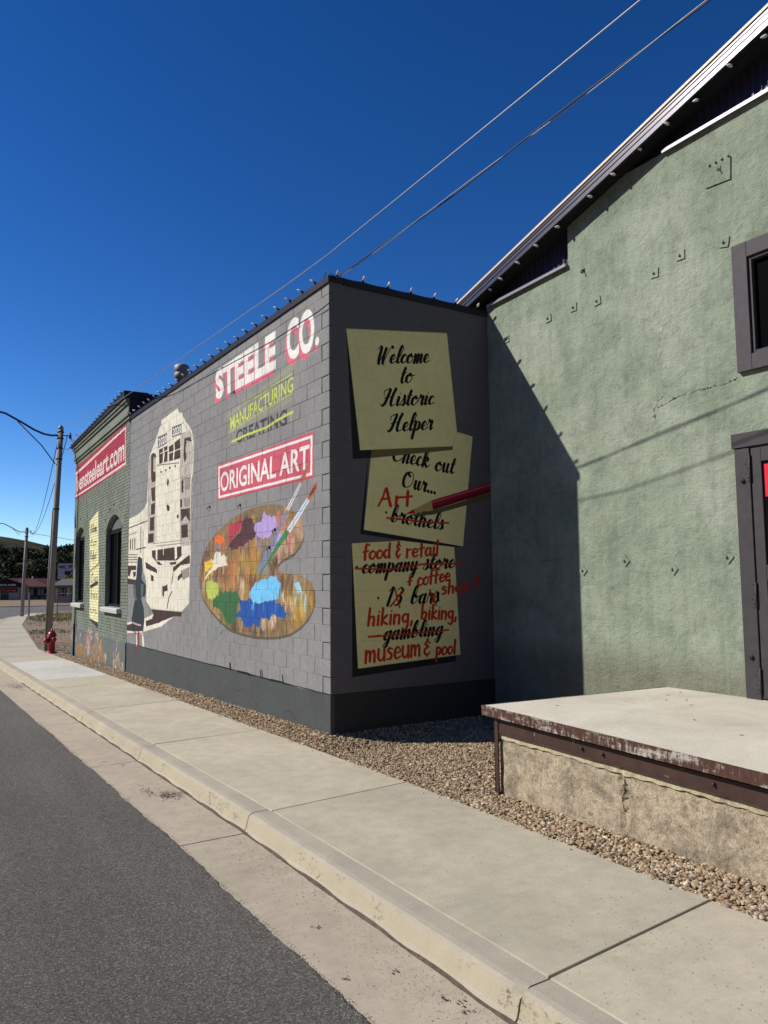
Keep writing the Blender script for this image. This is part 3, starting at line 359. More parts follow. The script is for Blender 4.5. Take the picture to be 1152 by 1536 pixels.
for k in range(420):
    y = random.uniform(lo[0], hi[0]); z = random.uniform(lo[1], hi[1]); L = random.uniform(.06, .34); c = list(random.choice(cc))
    fy = (y-lo[0])/(hi[0]-lo[0]); fz = (z-lo[1])/(hi[1]-lo[1])
    if fz < .35 and random.random() < .28: c = (176, 138, 52) if fy < .35 or fy > .75 else (156, 122, 84)
    if .45 < fy < .8 and .35 < fz < .65 and random.random() < .5: c = random.choice([(176, 136, 44), (206, 122, 84), (160, 112, 60)])
    if fy > .8 and fz > .5 and random.random() < .5: c = (108, 76, 70)
    dy_ = random.uniform(-.12, .12); cv.stroke([(y, z), (y+dy_*.6, z-L*.5), (y+dy_*.3, z-L)], random.uniform(.004, .03), c, a=random.uniform(.12, .5), soft=random.uniform(2, 12))
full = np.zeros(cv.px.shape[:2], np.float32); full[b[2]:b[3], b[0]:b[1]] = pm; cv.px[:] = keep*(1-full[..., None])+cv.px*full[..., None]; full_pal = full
COL = dict(crimson=(176, 58, 80), maroon=(84, 54, 60), lavender=(178, 158, 214), slate=(122, 124, 150), orange=(232, 112, 52), white=(222, 218, 200), yellow=(226, 188, 70), lime=(176, 192, 92), green=(58, 104, 66),
           blue=(34, 82, 160), sky=(112, 188, 232), sky2=(150, 190, 204), wall=GREY, bristle=(176, 96, 76), bristle2=(92, 60, 46), ferrule=(206, 206, 212), ferrule2=(200, 210, 220), slate2=(124, 130, 158), brushgreen=(56, 126, 78),
           dark=DARKP, grey2=(84, 84, 84), grey3=(150, 140, 132), whole=(206, 200, 188), girl=(44, 52, 62), girl2=(92, 98, 106), pinkl=(196, 150, 150), redl=(130, 44, 56))
for n, p in D['blobs']:
    hard = n in ('wall', 'ferrule', 'ferrule2', 'slate2', 'brushgreen', 'bristle', 'bristle2')
    cv.poly(p if hard else wobble(p, .028), COL[n], wob=0 if hard else .007)
    if not hard:
        Q = np.array(p); l2, h2 = Q.min(0), Q.max(0); bb, mm = cv.polymask(p); old = cv.px[bb[2]:bb[3], bb[0]:bb[1]].copy(); c0 = np.array(COL[n])
        for k in range(26):
            y = random.uniform(l2[0], h2[0]); z = random.uniform(l2[1], h2[1]); f = random.uniform(.78, 1.2)
            cv.stroke([(y, z), (y+random.uniform(-.06, .06), z+random.uniform(-.12, .12))], random.uniform(.005, .02), tuple(np.clip(c0*f, 0, 245)), a=.4, soft=4)
        new = cv.px[bb[2]:bb[3], bb[0]:bb[1]]; new[:] = old*(1-mm[..., None])+new*mm[..., None]
    if not hard:
        for k in range(16):
            i_ = random.randrange(len(p)); e0 = p[i_]; L_ = random.uniform(.04, .2)
            cv.stroke([e0, (e0[0]+random.uniform(-.05, .05), e0[1]-L_)], random.uniform(.005, .018), tuple(np.clip(c0*random.uniform(.85, 1.15), 0, 245)), a=random.uniform(.3, .65), soft=4)
    if n.startswith('ferrule'):
        cv.stroke([((p[0][0]+p[1][0])/2, (p[0][1]+p[1][1])/2), ((p[2][0]+p[3][0])/2, (p[2][1]+p[3][1])/2)], .006, (120, 120, 128))
# engine, carriage and the girl watching
for n, p in D['loco']:
    cv.poly(p, COL[n], wob=.006 if n in ('dark', 'grey3', 'white') else 0)
    if n == 'white' and p is D['loco'][0][1]:
        S_ = D['locoside']
        for q_ in S_: cv.poly(q_, (168, 160, 150), a=.75, wob=.01)
        for q_ in S_:
            Q = np.array(q_); l2, h2 = Q.min(0), Q.max(0)
            for k in range(60):
                y = random.uniform(l2[0], h2[0]); z = random.uniform(l2[1], h2[1]); cv.stroke([(y, z), (y+random.uniform(-.03, .03), z-random.uniform(.03, .16))], random.uniform(.004, .016), random.choice([(110, 100, 96), (80, 64, 62), (206, 200, 190), (228, 222, 210), (228, 222, 210)]), a=.6, soft=2)
        bb, mm = cv.polymask(p); old = cv.px[bb[2]:bb[3], bb[0]:bb[1]].copy(); Q = np.array(p); l2, h2 = Q.min(0), Q.max(0)
        for k in range(420):
            y = random.uniform(l2[0], h2[0]); z = random.uniform(l2[1], h2[1]); c = random.choice([(210, 206, 200), (184, 178, 172), (238, 236, 230), (136, 122, 118)])
            cv.stroke([(y, z), (y+random.uniform(-.02, .02), z-random.uniform(.04, .3))], random.uniform(.003, .014), c, a=random.uniform(.1, .4), soft=3)
        new = cv.px[bb[2]:bb[3], bb[0]:bb[1]]; new[:] = old*(1-mm[..., None])+new*mm[..., None]
for p_ in D['lines']: cv.stroke(p_, random.uniform(.004, .009), random.choice([(70, 54, 52), (96, 84, 80), (120, 110, 104)]), a=.8, soft=1.2)
for k in ('nb1', 'nb2'): cv.text('2020', D[k], WHITE, .02)
for p in D['ladder']: cv.stroke(p, .012, (104, 66, 72), a=.65, soft=3)
# age: chalky patches, runs, tar line along the foot of the blocks
nz = soft_noise(cv.h, cv.w, 70, 3)*.5+soft_noise(cv.h, cv.w, 22, 4)*.3+soft_noise(cv.h, cv.w, 6, 5)*.2
cv.px[..., :3] *= (.93+.14*nz)[..., None]
zb = BAND
seg = [(0.0, .010), (.45, .012), (.9, .006), (1.3, .022), (1.7, .03), (1.75, .02), (2.2, .012), (2.5, .034), (2.9, .03), (2.95, .012), (3.4, .02), (3.8, .02), (4.4, .012), (5.2, .016), (6.4, .01), (7.4, .018), (8.6, .012), (9.45, .01)]
for (ya, wa), (yc, wc) in zip(seg, seg[1:]): cv.stroke([(ya, zb+random.uniform(-.006, .006)), (yc, zb+random.uniform(-.006, .006))], wa*.5, (18, 18, 20), widths=[wa*.5, wc*.5])
for y0 in (1.32, 2.0, 2.06, 3.2, 3.24): cv.stroke([(y0, zb), (y0+.02, zb+.09)], .016, (18, 18, 20)); 
for pl in ([(.9, .02), (1.1, .1), (1.3, .06)], [(2.55, .12), (2.7, .2), (2.9, .14), (3.05, .17)], [(5.4, .08), (5.7, .2), (6.0, .12)]):
    cv.stroke([(a, z+random.uniform(0, .02)) for a, z in pl], .005, (50, 52, 54))
mural_img = cv.image('mural paint')

# ------------------------------------------------------------ paint the end wall: yellow notes
YEL = (240, 231, 166); INK = (14, 14, 16); REDP = (196, 52, 30); SHADE = (34, 34, 38)
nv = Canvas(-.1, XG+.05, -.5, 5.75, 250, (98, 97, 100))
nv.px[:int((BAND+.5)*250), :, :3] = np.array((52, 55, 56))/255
nv.poly(D['n3s'], SHADE); nv.poly(D['n3'], YEL); nv.poly(D['n2s'], SHADE); nv.poly(D['n2'], YEL)
for t, a, b2, h in D['script']:
    if t == 'Check': write(nv, SC, t, a, b2, h*1.12, INK, 2.05, .0138, .28, .6)
b, mm = nv.polymask(D['n2']); bs, ms = nv.polymask(D['n1s']); nv.put(bs, ms, SHADE)
cut = np.zeros(nv.px.shape[:2], np.float32); cut[b[2]:b[3], b[0]:b[1]] = mm; c2 = np.zeros_like(cut); c2[bs[2]:bs[3], bs[0]:bs[1]] = ms
both = (cut*c2)[..., None]; nv.px[..., :3] = nv.px[..., :3]*(1-both)+np.array((112, 102, 62))/255*both
nv.poly(D['n1'], YEL)
nv.stroke([D['n1'][0], D['n1'][1]], .004, (196, 188, 126)); nv.stroke([D['n1'][2], D['n1'][3], D['n1'][4]], .003, (190, 182, 122))
for t, a, b2, h in D['script']:
    if t != 'Check': write(nv, SC, t, a, b2, h*1.05 if t != '13' else h, INK, 2.05, .0138, .28, .6)
for p in D['bul']: disc(nv, p, .016, INK)
for n, p in D['pencil']: nv.poly(p, dict(psh=(96, 88, 56), pbody=(150, 26, 46), pdark=(108, 16, 34), plight=(206, 92, 108), pwood=(190, 164, 110), ptip=(176, 30, 30))[n])
for p in D['red']: nv.stroke(p, .013, REDP, a=.9, soft=1.5)
for t, a, b2, h in D['hand']:
    asc = 2.0 if t == 'Art' else (1.1 if t == 'museum' else (1.5 if t in '&:)' else (1.1 if t == '+' else 1.85)))
    write(nv, HW, t, a, b2, h, REDP, asc, .019 if t == 'Art' else .0155, .06, .25)
nz = soft_noise(nv.h, nv.w, 60, 8)*.6+soft_noise(nv.h, nv.w, 12, 9)*.4; nv.px[..., :3] *= (.975+.05*nz)[..., None]
notes_img = nv.image('note paint')

# ------------------------------------------------------------ paint the brick front (local metres along the front, height)
bv = Canvas(-.2, 8.2, -1.0, 6.4, 110, (122, 130, 118))
GB = (98, 105, 104); zb2 = .455
r = int((zb2+1.0)*110); bv.px[:r, :, :3] = np.array(GB)/255
nz = soft_noise(bv.h, bv.w, 50, 18)*.6+soft_noise(bv.h, bv.w, 9, 19)*.4; bv.px[..., :3] *= (.9+.2*nz)[..., None]
RS = (176, 58, 78); bv.poly(D['b_sign'], RS); bv.poly(D['b_f1'], (226, 214, 208)); bv.poly(D['b_f2'], RS); bq = D['b_txt']; bv.text('bensteeleart.com', [(bq[0][0]-.22, bq[0][1]), (bq[1][0]+.03, bq[1][1]), (bq[2][0]+.03, bq[2][1]), (bq[3][0]-.22, bq[3][1])], (226, 214, 208), .026)
NY = (238, 232, 182); bv.poly(D['b_ns'], (60, 64, 66)); bv.poly(D['b_n1'], NY); bv.poly(D['b_n2'], NY)
bv.stroke([D['b_n2'][0], D['b_n2'][1]], .03, (150, 140, 80), a=.8)
def lab(txt, n, v0, v1, font=SC, col=(40, 44, 40)):
    q = D[n]; u0, u1 = q[0][0], q[1][0]; zt = (q[0][1]+q[1][1])/2; zl = (q[2][1]+q[3][1])/2
    write(bv, font, txt, (u0-.15, zt+(zl-zt)*v1), (u1+.15, zt+(zl-zt)*v1), abs(zl-zt)*(v1-v0), col, 2.05, .016, .2, .5)
lab('Welcome', 'b_n1', .14, .3); lab('to', 'b_n1', .4, .55); lab('Helper', 'b_n1', .64, .8)
lab('Our', 'b_n2', .1, .27); lab('art', 'b_n2', .42, .6) if 'x' in SC else None
bv.stroke([(D['b_n2'][0][0]-.15, D['b_n2'][0][1]-.42), (D['b_n2'][1][0]+.15, D['b_n2'][1][1]-.5)], .05, (30, 32, 32), a=.85)
lab('bar', 'b_n2', .42, .58); lab('Main', 'b_n2', .74, .88) if 'M' in SC else lab('in', 'b_n2', .72, .86)
bv.stroke(D['b_rust'], .03, (54, 50, 44), a=.8, soft=4)
for k in range(14): u = random.uniform(.6, 7.3); bv.stroke([(u, 4.3+random.uniform(-.1, .1)), (u+random.uniform(-.3, .3), 4.1)], .06, (96, 108, 94), a=.25, soft=8)
PE = [(196, 188, 178), (140, 112, 84), (188, 150, 142), (196, 190, 182), (136, 108, 80), (210, 206, 198), (206, 204, 200), (214, 212, 208)]
for p, c in zip(D['b_peel'], PE):
    bv.poly(p, c, wob=.03)
    Q = np.array(p); l2, h2 = Q.min(0), Q.max(0)
    for k in range(170):
        u = random.uniform(l2[0], h2[0]); z = random.uniform(l2[1], h2[1])
        bv.stroke([(u, z), (u+random.uniform(-.05, .05), z-random.uniform(.01, .12))], random.uniform(.006, .035), random.choice([(206, 200, 192), (128, 100, 76), (98, 104, 104), (154, 132, 106), (112, 92, 74), (90, 96, 96), (176, 150, 120)]), a=.75, soft=1.5)
brick_img = bv.image('brick paint')

def painted(name, img, coord_ob, axis, c, rough=.75, bump_scale=90, bstr=.35, mott=1.0):
    t = NT(name).coords_of(coord_ob)
    sep = t.n('ShaderNodeSeparateXYZ'); t.l(t.co, sep.inputs[0])
    u = t.math('DIVIDE', t.math('SUBTRACT', sep.outputs[axis], c.a0), c.a1-c.a0); v = t.math('DIVIDE', t.math('SUBTRACT', sep.outputs[2], c.z0), c.z1-c.z0)
    cb = t.n('ShaderNodeCombineXYZ'); t.l(u, cb.inputs[0]); t.l(v, cb.inputs[1])
    im = t.n('ShaderNodeTexImage'); im.image = img; im.interpolation = 'Linear'; im.extension = 'EXTEND'; t.l(cb.outputs[0], im.inputs[0])
    col = t.mix(mott, im.outputs[0], t.ramp(t.noise(14, 6, .65), [(.3, .86), (.7, 1.08)]), 'MULTIPLY')
    pores = t.ramp(t.noise(170, 3, .7), [(.36, .72), (.5, 1.0)]); col = t.mix(.55*mott, col, pores, 'MULTIPLY')
    t.bump(t.noise(bump_scale, 5, .7), bstr, .006); t.bump(t.noise(9, 3), .25, .02)
    return t.out(col, rough, 0, .25)

# ------------------------------------------------------------ common materials
M = {}
M['cap'] = simple('dark coping metal', (46, 46, 52), .5, .3, .15)
M['trim_'] = simple('charcoal trim paint', (78, 74, 80), .6, 0, .12, 12, .2)
M['black'] = simple('near black paint', (22, 22, 24), .6)
M['pane'] = NT('dark glass').out((.004, .005, .007), .06, 0, .5)
M['bulb'] = NT('frosted bulb').out((.62, .62, .6), .25, 0, .5)
M['socket'] = simple('bulb socket', (16, 20, 18), .5)
M['galv'] = simple('galvanised metal', (140, 142, 144), .6, .3, .12)
M['lstone'] = simple('pale sill stone', (186, 188, 184), .8, 0, .1, 9, .3)

# ------------------------------------------------------------ BLOCK BUILDING (the mural wall faces -X, the notes wall faces -Y)
bb = empty('block_building', (0, 0, 0), 0, 'grey painted block building with palette and train mural, yellow notes on its end', 'building')
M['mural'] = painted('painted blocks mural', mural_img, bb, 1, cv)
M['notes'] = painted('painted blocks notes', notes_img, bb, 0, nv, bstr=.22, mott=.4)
J = .0055; NR = 25
cells = []      # (score, face, a0, a1, z0, z1, recess)
def zrow(i): return BAND+i*COURSE, min(BAND+(i+1)*COURSE, CAPZ+.01)
for i in range(NR):
    z0, z1 = zrow(i); a = 0.0; first = True
    while a < YB-.02:
        L = .2032 if (first and i % 2 == 0) else .4064; b_ = min(a+L, YB-.004)
        cells.append(['m', a, b_-.015 if (first and i % 2 == 0) else b_, z0, z1-.008 if (first and i % 2 == 0) else z1, 0.0]); a += L; first = False
    a = 0.0; first = True
    while a < XG-.02:
        L = .2032 if (first and i % 2 == 1) else .4064; b_ = min(a+L, XG-.003)
        cells.append(['n', a, b_, z0, z1, 0.0]); a += L; first = False
cp = Vector(CAM_LOC)
def score(c):
    mid = Vector((0, (c[1]+c[2])/2, (c[3]+c[4])/2)) if c[0] == 'm' else Vector(((c[1]+c[2])/2, 0, (c[3]+c[4])/2))
    d = mid-cp; n = Vector((-1, 0, 0)) if c[0] == 'm' else Vector((0, -1, 0)); return (c[2]-c[1])*(c[4]-c[3])*abs(d.normalized().dot(n))/d.length_squared
cells.sort(key=score, reverse=True)
def block_shape(mb, w, h, dep=.03, ch=.003, off=(0, 0, 0), face='m', jit=0.0):
    """box with a chamfered outer face; outer face at depth 0, width along the wall"""
    x0, x1 = J/2, w-J/2; z0, z1 = J/2, h-J/2; p = jit
    F = [(0+p, x0+ch, z0+ch), (0+p, x1-ch, z0+ch), (0-p, x1-ch, z1-ch), (0-p, x0+ch, z1-ch)]; S = [(ch, x0, z0), (ch, x1, z0), (ch, x1, z1), (ch, x0, z1)]; K = [(dep, x0, z0), (dep, x1, z0), (dep, x1, z1), (dep, x0, z1)]
    V = [(d, a, z) for d, a, z in F+S+K]
    if face == 'n': V = [(a, d, z) for d, a, z in V]
    V = [(x+off[0], y+off[1], z+off[2]) for x, y, z in V]
    fs = [(0, 1, 2, 3)]+[(i, i+4, (i+1) % 4+4, (i+1) % 4) for i in range(4)]+[(i+4, i+8, (i+1) % 4+8, (i+1) % 4+4) for i in range(4)]
    mb.add(V, fs)
cache = {}; rest = {'m': MB(), 'n': MB()}
for k, (face, a, b_, z0, z1, rec) in enumerate(cells):
    w, h = round(b_-a, 4), round(z1-z0, 4); o = rec+random.uniform(0, .0022)
    loc = (o, a, z0) if face == 'm' else (a, o, z0)
    if face == 'm' and a == 0: loc = (o, .0025, z0); w -= .0025
    if face == 'n' and a == 0:
        s_ = .0025
        loc = (s_, o, z0); w -= s_
    if k < 300:
        key = (face, round(w, 4), h, k % 3)
        if key not in cache:
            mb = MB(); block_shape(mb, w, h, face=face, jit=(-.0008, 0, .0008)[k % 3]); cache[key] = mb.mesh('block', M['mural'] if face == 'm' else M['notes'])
        link('block', cache[key], bb, loc)
    else: block_shape(rest[face], w, h, off=loc, face=face)
ob = rest['m'].build('far_blocks', M['mural'], bb); tag(ob, kind='stuff')
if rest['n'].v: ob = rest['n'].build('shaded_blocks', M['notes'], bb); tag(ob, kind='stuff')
# mortar beds, set back behind the block faces; the short cells by the corner are cut deep
mo = MB(); JD = .005
for i in range(NR):
    z0, z1 = zrow(i); s_ = .2032 if i % 2 == 0 else .0
    mo.add([(JD, max(s_, .03), z0), (JD, YB-.002, z0), (JD, YB-.002, z1), (JD, max(s_, .03), z1)], [(0, 1, 2, 3)])
    if s_: mo.add([(JD, s_, z0), (JD, s_, z1), (.028, s_, z1), (.028, s_, z0)], [(0, 1, 2, 3)])
mo.box(.026, .06, .0285, .26, BAND, CAPZ); mo.build('mortar', M['mural'], bb)
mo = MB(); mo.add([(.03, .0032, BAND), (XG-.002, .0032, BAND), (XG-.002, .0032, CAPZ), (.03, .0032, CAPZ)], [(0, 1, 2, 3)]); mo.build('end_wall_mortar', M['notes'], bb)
# footing, core and roof
f = MB(); f.prism([(-.006, -1.0), (-.006, BAND-.012), (-.001, BAND-.004), (.05, BAND-.004), (.05, -1.0)], 'y', -.004, YB-.002); f.build('footing', M['mural'], bb)
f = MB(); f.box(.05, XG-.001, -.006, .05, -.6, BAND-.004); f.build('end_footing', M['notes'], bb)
M['roof'] = simple('roof membrane', (70, 70, 72), .9)
c = MB(); c.box(.07, 9, .07, YB-.002, 5.30, 5.44); c.box(.07, 9.0, .06, .2, BAND-1, 5.3); c.box(.06, .2, .2, YB-.002, BAND-1, 5.3); c.box(8.8, 9, .2, YB-.002, BAND-1, 5.3); c.build('roof_deck', M['roof'], bb)
c = MB(); c.prism([(-.022, CAPZ-.012), (-.022, 5.542), (.2, 5.548), (.2, CAPZ+.002), (.0, CAPZ+.002), (-.002, CAPZ-.012)], 'y', -.022, YB-.003); c.build('coping', M['cap'], bb)
c = MB(); c.prism([(-.0225, CAPZ-.012), (-.0225, 5.5425), (.2, 5.5485), (.2, CAPZ+.002), (.0, CAPZ+.002), (-.002, CAPZ-.012)], 'x', .2005, XG+.05); c.build('end_coping', M['cap'], bb)
v = MB(); v.lathe([(.1, 5.4), (.1, 6.62), (.11, 6.62), (.11, 6.66), (.175, 6.68), (.175, 6.80), (.165, 6.82), (.165, 6.84), (.178, 6.85), (.178, 6.99), (.12, 7.04)], (1.3, 9.95, 0)); 
vo = v.build('roof_vent', M['galv'], None); tag(vo, 'galvanised vent stack with a ribbed cap rising above the far roof edge', 'roof vent')
vo.parent = None
def hook(mb, y, z, s=1.0, x=0.0):
    mb.tube([(x, y, z), (x-.035*s, y+.0, z-.006), (x-.05*s, y-.004, z-.03*s), (x-.03*s, y-.01, z-.045*s)], .006*s, 6); mb.box(x-.008, x-.0012, y-.02, y+.02, z-.02, z+.02)
for y, z in D['hooks']:
    h = MB(); hook(h, y, z, 1.0); h.build('wall_hook', M['black'], bb)

# light strings: cord and one bulb part each
bulb_mesh = MB().lathe([(.003, .0), (.010, .012), (.0165, .03), (.018, .042), (.015, .056), (.0125, .062)], n=10).mesh('bulb', M['bulb'])
sock_mesh = MB().lathe([(.0135, .06), (.0145, .063), (.0145, .098), (.006, .102)], n=8).mesh('socket', M['socket'])
def bulb_at(p, dirv, parent):
    q = Vector(dirv).normalized().to_track_quat('-Z', 'Y').to_euler()
    b = link('bulb', bulb_mesh, parent, (0, 0, 0)); b.rotation_euler = q; b.location = Vector(p)+Vector(dirv).normalized()*.09
    s_ = link('socket', sock_mesh, b)
    return b
def light_string(label, pts, dirv, jit=.12, every=1):
    r_ = empty('light_string', pts[0], 0, label, 'string lights', 'strings of large bulbs along the roof edges'); o = Vector(pts[0])
    mb = MB(); cpts = []
    for i, p in enumerate(pts):
        p = Vector(p)-o; cpts.append(p)
        if i+1 < len(pts): nx = Vector(pts[i+1])-o; cpts.append((p+nx)/2-Vector((0, 0, .012)))
        p.x += random.uniform(-.006, .006); dv = (dirv[0]+random.uniform(-jit, jit)*1.5, dirv[1]+random.uniform(-jit, jit), dirv[2]+random.uniform(-jit, jit)); bulb_at(p, dv, r_)
    mb.tube(cpts, .0035, 5); mb.build('cord', M['socket'], r_)
light_string('string of frosted bulbs along the coping above the mural', [(-.012, .33+.374*i-.02*math.sin(i), 5.552) for i in range(25)], (-.9, .35, .45))
light_string('short string of frosted bulbs above the yellow notes', [(.11+.37*i, -.012, 5.552) for i in range(7)], (-.15, -.75, .6))

# ------------------------------------------------------------ BRICK BUILDING
kb = empty('brick_building', (0, YB, 0), math.radians(-2), 'old sage green brick building with red web address band and two arched windows', 'building')
M['bp'] = painted('painted brick', brick_img, kb, 1, bv, bump_scale=60, bstr=.3)
BL = 7.76; TOPB = 5.60; SILL = 1.185
WIN = [(.74, 2.60, SILL, 3.12, 3.42), (5.80, 7.34, SILL, 3.18, 3.42)]
def arch(w, n=10):
    u0, u1, z0, z1, zt = w; o = [(u0, z0), (u1, z0)]
    for k in range(n+1): t = k/n; u = u1+(u0-u1)*t; o.append((u, z1+(zt-z1)*(1-(2*t-1)**2)))
    return o
def pip(p, poly):
    r = False
    for i in range(len(poly)):
        a, b = poly[i], poly[(i+1) % len(poly)]
        if (a[1] > p[1]) != (b[1] > p[1]) and p[0] < (b[0]-a[0])*(p[1]-a[1])/(b[1]-a[1])+a[0]: r = not r
    return r
outer = [(0, -1.2), (BL, -1.2), (BL, TOPB), (0, TOPB)]
def plate_with_holes(mb, x, outer, holes):
    loops = [[Vector((u, z, 0)) for u, z in L] for L in [outer]+holes]; flat = [q for L in loops for q in L]
    mb.add([(x, q.x, q.y) for q in flat], [tuple(t) for t in tessellate_polygon(loops)])
w_ = MB(); plate_with_holes(w_, .015, outer, [arch(w) for w in WIN])
for w in WIN:
    A = arch(w)
    for i in range(len(A)): a, b = A[i], A[(i+1) % len(A)]; w_.add([(.015, *a), (.015, *b), (.2, *b), (.2, *a)], [(0, 1, 2, 3)])
w_.build('wall', M['bp'], kb)
w_ = MB(); w_.box(.012, 9, BL-.25, BL-.0015, -1.2, TOPB-.01); w_.box(.3, 9, .06, .28, -1.2, TOPB-.2); w_.box(8.8, 9, .3, BL-.3, -1.2, TOPB-.2); w_.box(.25, 8.9, .3, BL-.3, 5.2, 5.3); w_.build('side_wall', M['bp'], kb)
br = MB(); BH = .0735; bw = .205
rings = []
for w in WIN:
    u0, u1, z0, z1, zt = w; cxu = (u0+u1)/2; hw_ = (u1-u0)/2; sg = zt-z1; R_ = (hw_*hw_+sg*sg)/(2*sg); cz = zt-R_; rings.append((cxu, cz, R_, math.asin(min(1, hw_/R_))))
row = 0; z = zb2
while z < TOPB-.03:
    u = -.1 if row % 2 else 0.0
    hdr = row % 6 == 5
    L0 = bw/2 if hdr else bw
    while u < BL:
        a, b_ = max(u, 0), min(u+L0, BL); mid = ((a+b_)/2, z+BH/2); u += L0
        if b_-a < .03: continue
        for w, (cu, cz, R_, th_) in zip(WIN, rings):
            A = arch(w)
            if w[2]-.001 < z+BH/2 < w[3]+.02:     # beside the jambs: clip the brick
                if a < w[0] < b_: b_ = w[0]
                if a < w[1] < b_: a = w[1]
            if pip(((a+b_)/2, z+BH/2), A): break
            d_ = math.hypot((a+b_)/2-cu, z+BH/2-cz)
            if R_-.03 < d_ < R_+.235 and abs((a+b_)/2-cu) < w[1]-cu+.09 and z+BH/2 > w[3]-.06: break
        else:
            if b_-a < .02: continue
            x0 = random.uniform(-.004, .002); br.add([(x0, a+.0055, z+.0055), (x0, b_-.0055, z+.0055), (x0, b_-.0055, z+BH-.0055), (x0, a+.0055, z+BH-.0055), (.018, a+.0055, z+.0055), (.018, b_-.0055, z+.0055), (.018, b_-.0055, z+BH-.0055), (.018, a+.0055, z+BH-.0055)],
                   [(0, 1, 2, 3), (0, 4, 5, 1), (1, 5, 6, 2), (2, 6, 7, 3), (3, 7, 4, 0)])
    z += BH; row += 1
tag(br.build('bricks', M['bp'], kb), kind='stuff')
ar = MB()
for w, (cu, cz, R_, th_) in zip(WIN, rings):
    for rg in range(2):
        r0 = R_+.004+rg*.112; r1 = r0+.104; n = int(2*th_*R_/.085)
        for k in range(-1, n+1):
            t0 = -th_+2*th_*k/n+.004; t1 = -th_+2*th_*(k+1)/n-.004
            P4 = [(cu+math.sin(t)*r_, cz+math.cos(t)*r_) for t, r_ in ((t0, r0), (t1, r0), (t1, r1), (t0, r1))]; x0 = random.uniform(-.003, .001)
            ar.add([(x0, *p) for p in P4]+[(.014, *p) for p in P4], [(0, 1, 2, 3), (0, 4, 5, 1), (1, 5, 6, 2), (2, 6, 7, 3), (3, 7, 4, 0)])
tag(ar.build('arch_bricks', M['bp'], kb), kind='stuff')
ft = MB(); ft.prism([(-.03, -1.2), (-.03, zb2-.02), (-.004, zb2), (.02, zb2), (.02, -1.2)], 'y', .004, BL); ft.build('footing', M['bp'], kb)
M['blk_alu'] = simple('black window frame', (26, 28, 30), .45, .2)
M['fanlight'] = simple('grey fanlight board', (96, 100, 100), .7)
for w in WIN:
    u0, u1, z0, z1, zt = w; fr = MB(); A = arch(w)
    ins = [(u0+.07, z0+.06), (u1-.07, z0+.06), (u1-.07, z1-.10), (u0+.07, z1-.10)]
    loops = [[Vector((u, z, 0)) for u, z in L] for L in [A, ins]]; flat = [q for L in loops for q in L]
    fr.add([(.12, q.x, q.y) for q in flat], [tuple(t) for t in tessellate_polygon(loops)])
    fr.box(.10, .145, (u0+u1)/2-.03, (u0+u1)/2+.03, z0+.06, z1-.10); fr.box(.095, .13, u0+.002, u0+.08, z0+.01, z1-.05); fr.box(.095, .13, u1-.08, u1-.002, z0+.01, z1-.05); fr.box(.094, .13, u0+.08, u1-.08, z1-.13, z1-.05); fr.box(.094, .13, u0+.08, u1-.08, z0+.005, z0+.07)
    wf = fr.build('window', M['blk_alu'], kb)
    fl = MB(); AA = [(cu_, z_) for cu_, z_ in A[2:]]; fl.add([(.108, u, max(z, z1-.02)-.03) for u, z in AA], [tuple(range(len(AA)))]); fl.build('fanlight', M['fanlight'], wf)
    for a_, b2_ in ((u0+.08, (u0+u1)/2-.03), ((u0+u1)/2+.03, u1-.08)):
        MB().box(.135, .14, a_, b2_, z0+.06, z1-.10).build('pane', M['pane'], wf)
    st = MB(); st.prism([(-.10, z0-.12), (-.11, z0-.03), (-.09, z0-.012), (.11, z0+.004), (.11, z0-.13)], 'y', u0-.10, u1+.06); st.build('sill', M['lstone'], wf)
bk = MB(); bk.box(.24, .26, .3, BL-.3, .6, 4); bk.build('window_backing', M['black'], kb)
# corbelled cornice, frieze courses and the dark coping on top
co = MB(); prof = [(.0, TOPB-.10), (-.035, TOPB-.10), (-.035, TOPB-.03), (-.07, TOPB-.03), (-.07, TOPB+.05), (-.05, TOPB+.05), (-.05, TOPB+.22), (-.09, TOPB+.22), (-.09, TOPB+.29), (-.125, TOPB+.29), (-.125, TOPB+.36), (.2, TOPB+.36), (.2, TOPB-.12)]
co.prism(prof, 'y', 0.0, BL); co.build('cornice', M['bp'], kb)
cp_ = MB(); cp_.hexa([(-.16, -.02, TOPB+.36), (.38, -.02, TOPB+.36), (.38, BL+.04, TOPB+.36), (-.16, BL+.04, TOPB+.36), (-.16, -.02, TOPB+.52), (.38, -.02, TOPB+.52), (.38, BL+.04, TOPB+.47), (-.16, BL+.04, TOPB+.47)])
cp_.box(-.03, .9, -.012, .02, 5.40, TOPB+.50); cp_.build('coping', M['cap'], kb)
cd = MB(); uc = 7.0; cd.tube([(-.05, uc-.12, .98), (-.05, uc, -.4)], .022, 8); cd.box(-.075, -.03, uc-.05, uc+.03, -.40, .55); cd.build('conduit', M['black'], kb)
cb_ = MB(); cb_.tube([(-.15, 7.3, 6.02), (-.12, 7.05, 5.6), (-.03, 7.1, 5.3), (-.03, 6.95, 4.2), (-.03, 7.0, 3.5), (-.03, 7.3, 2.2)], .011, 6); cb_.build('cable', M['black'], kb)
R2 = Matrix.Rotation(math.radians(-2), 3, 'Z')
def kpt(x, u, z): q = R2 @ Vector((x, u, z)); return (q.x, q.y+YB, z)
light_string('string of frosted bulbs along the brick cornice', [kpt(-.17, .2+.374*i, TOPB+.50-.006*i) for i in range(21)], (-.9, .3, .3))
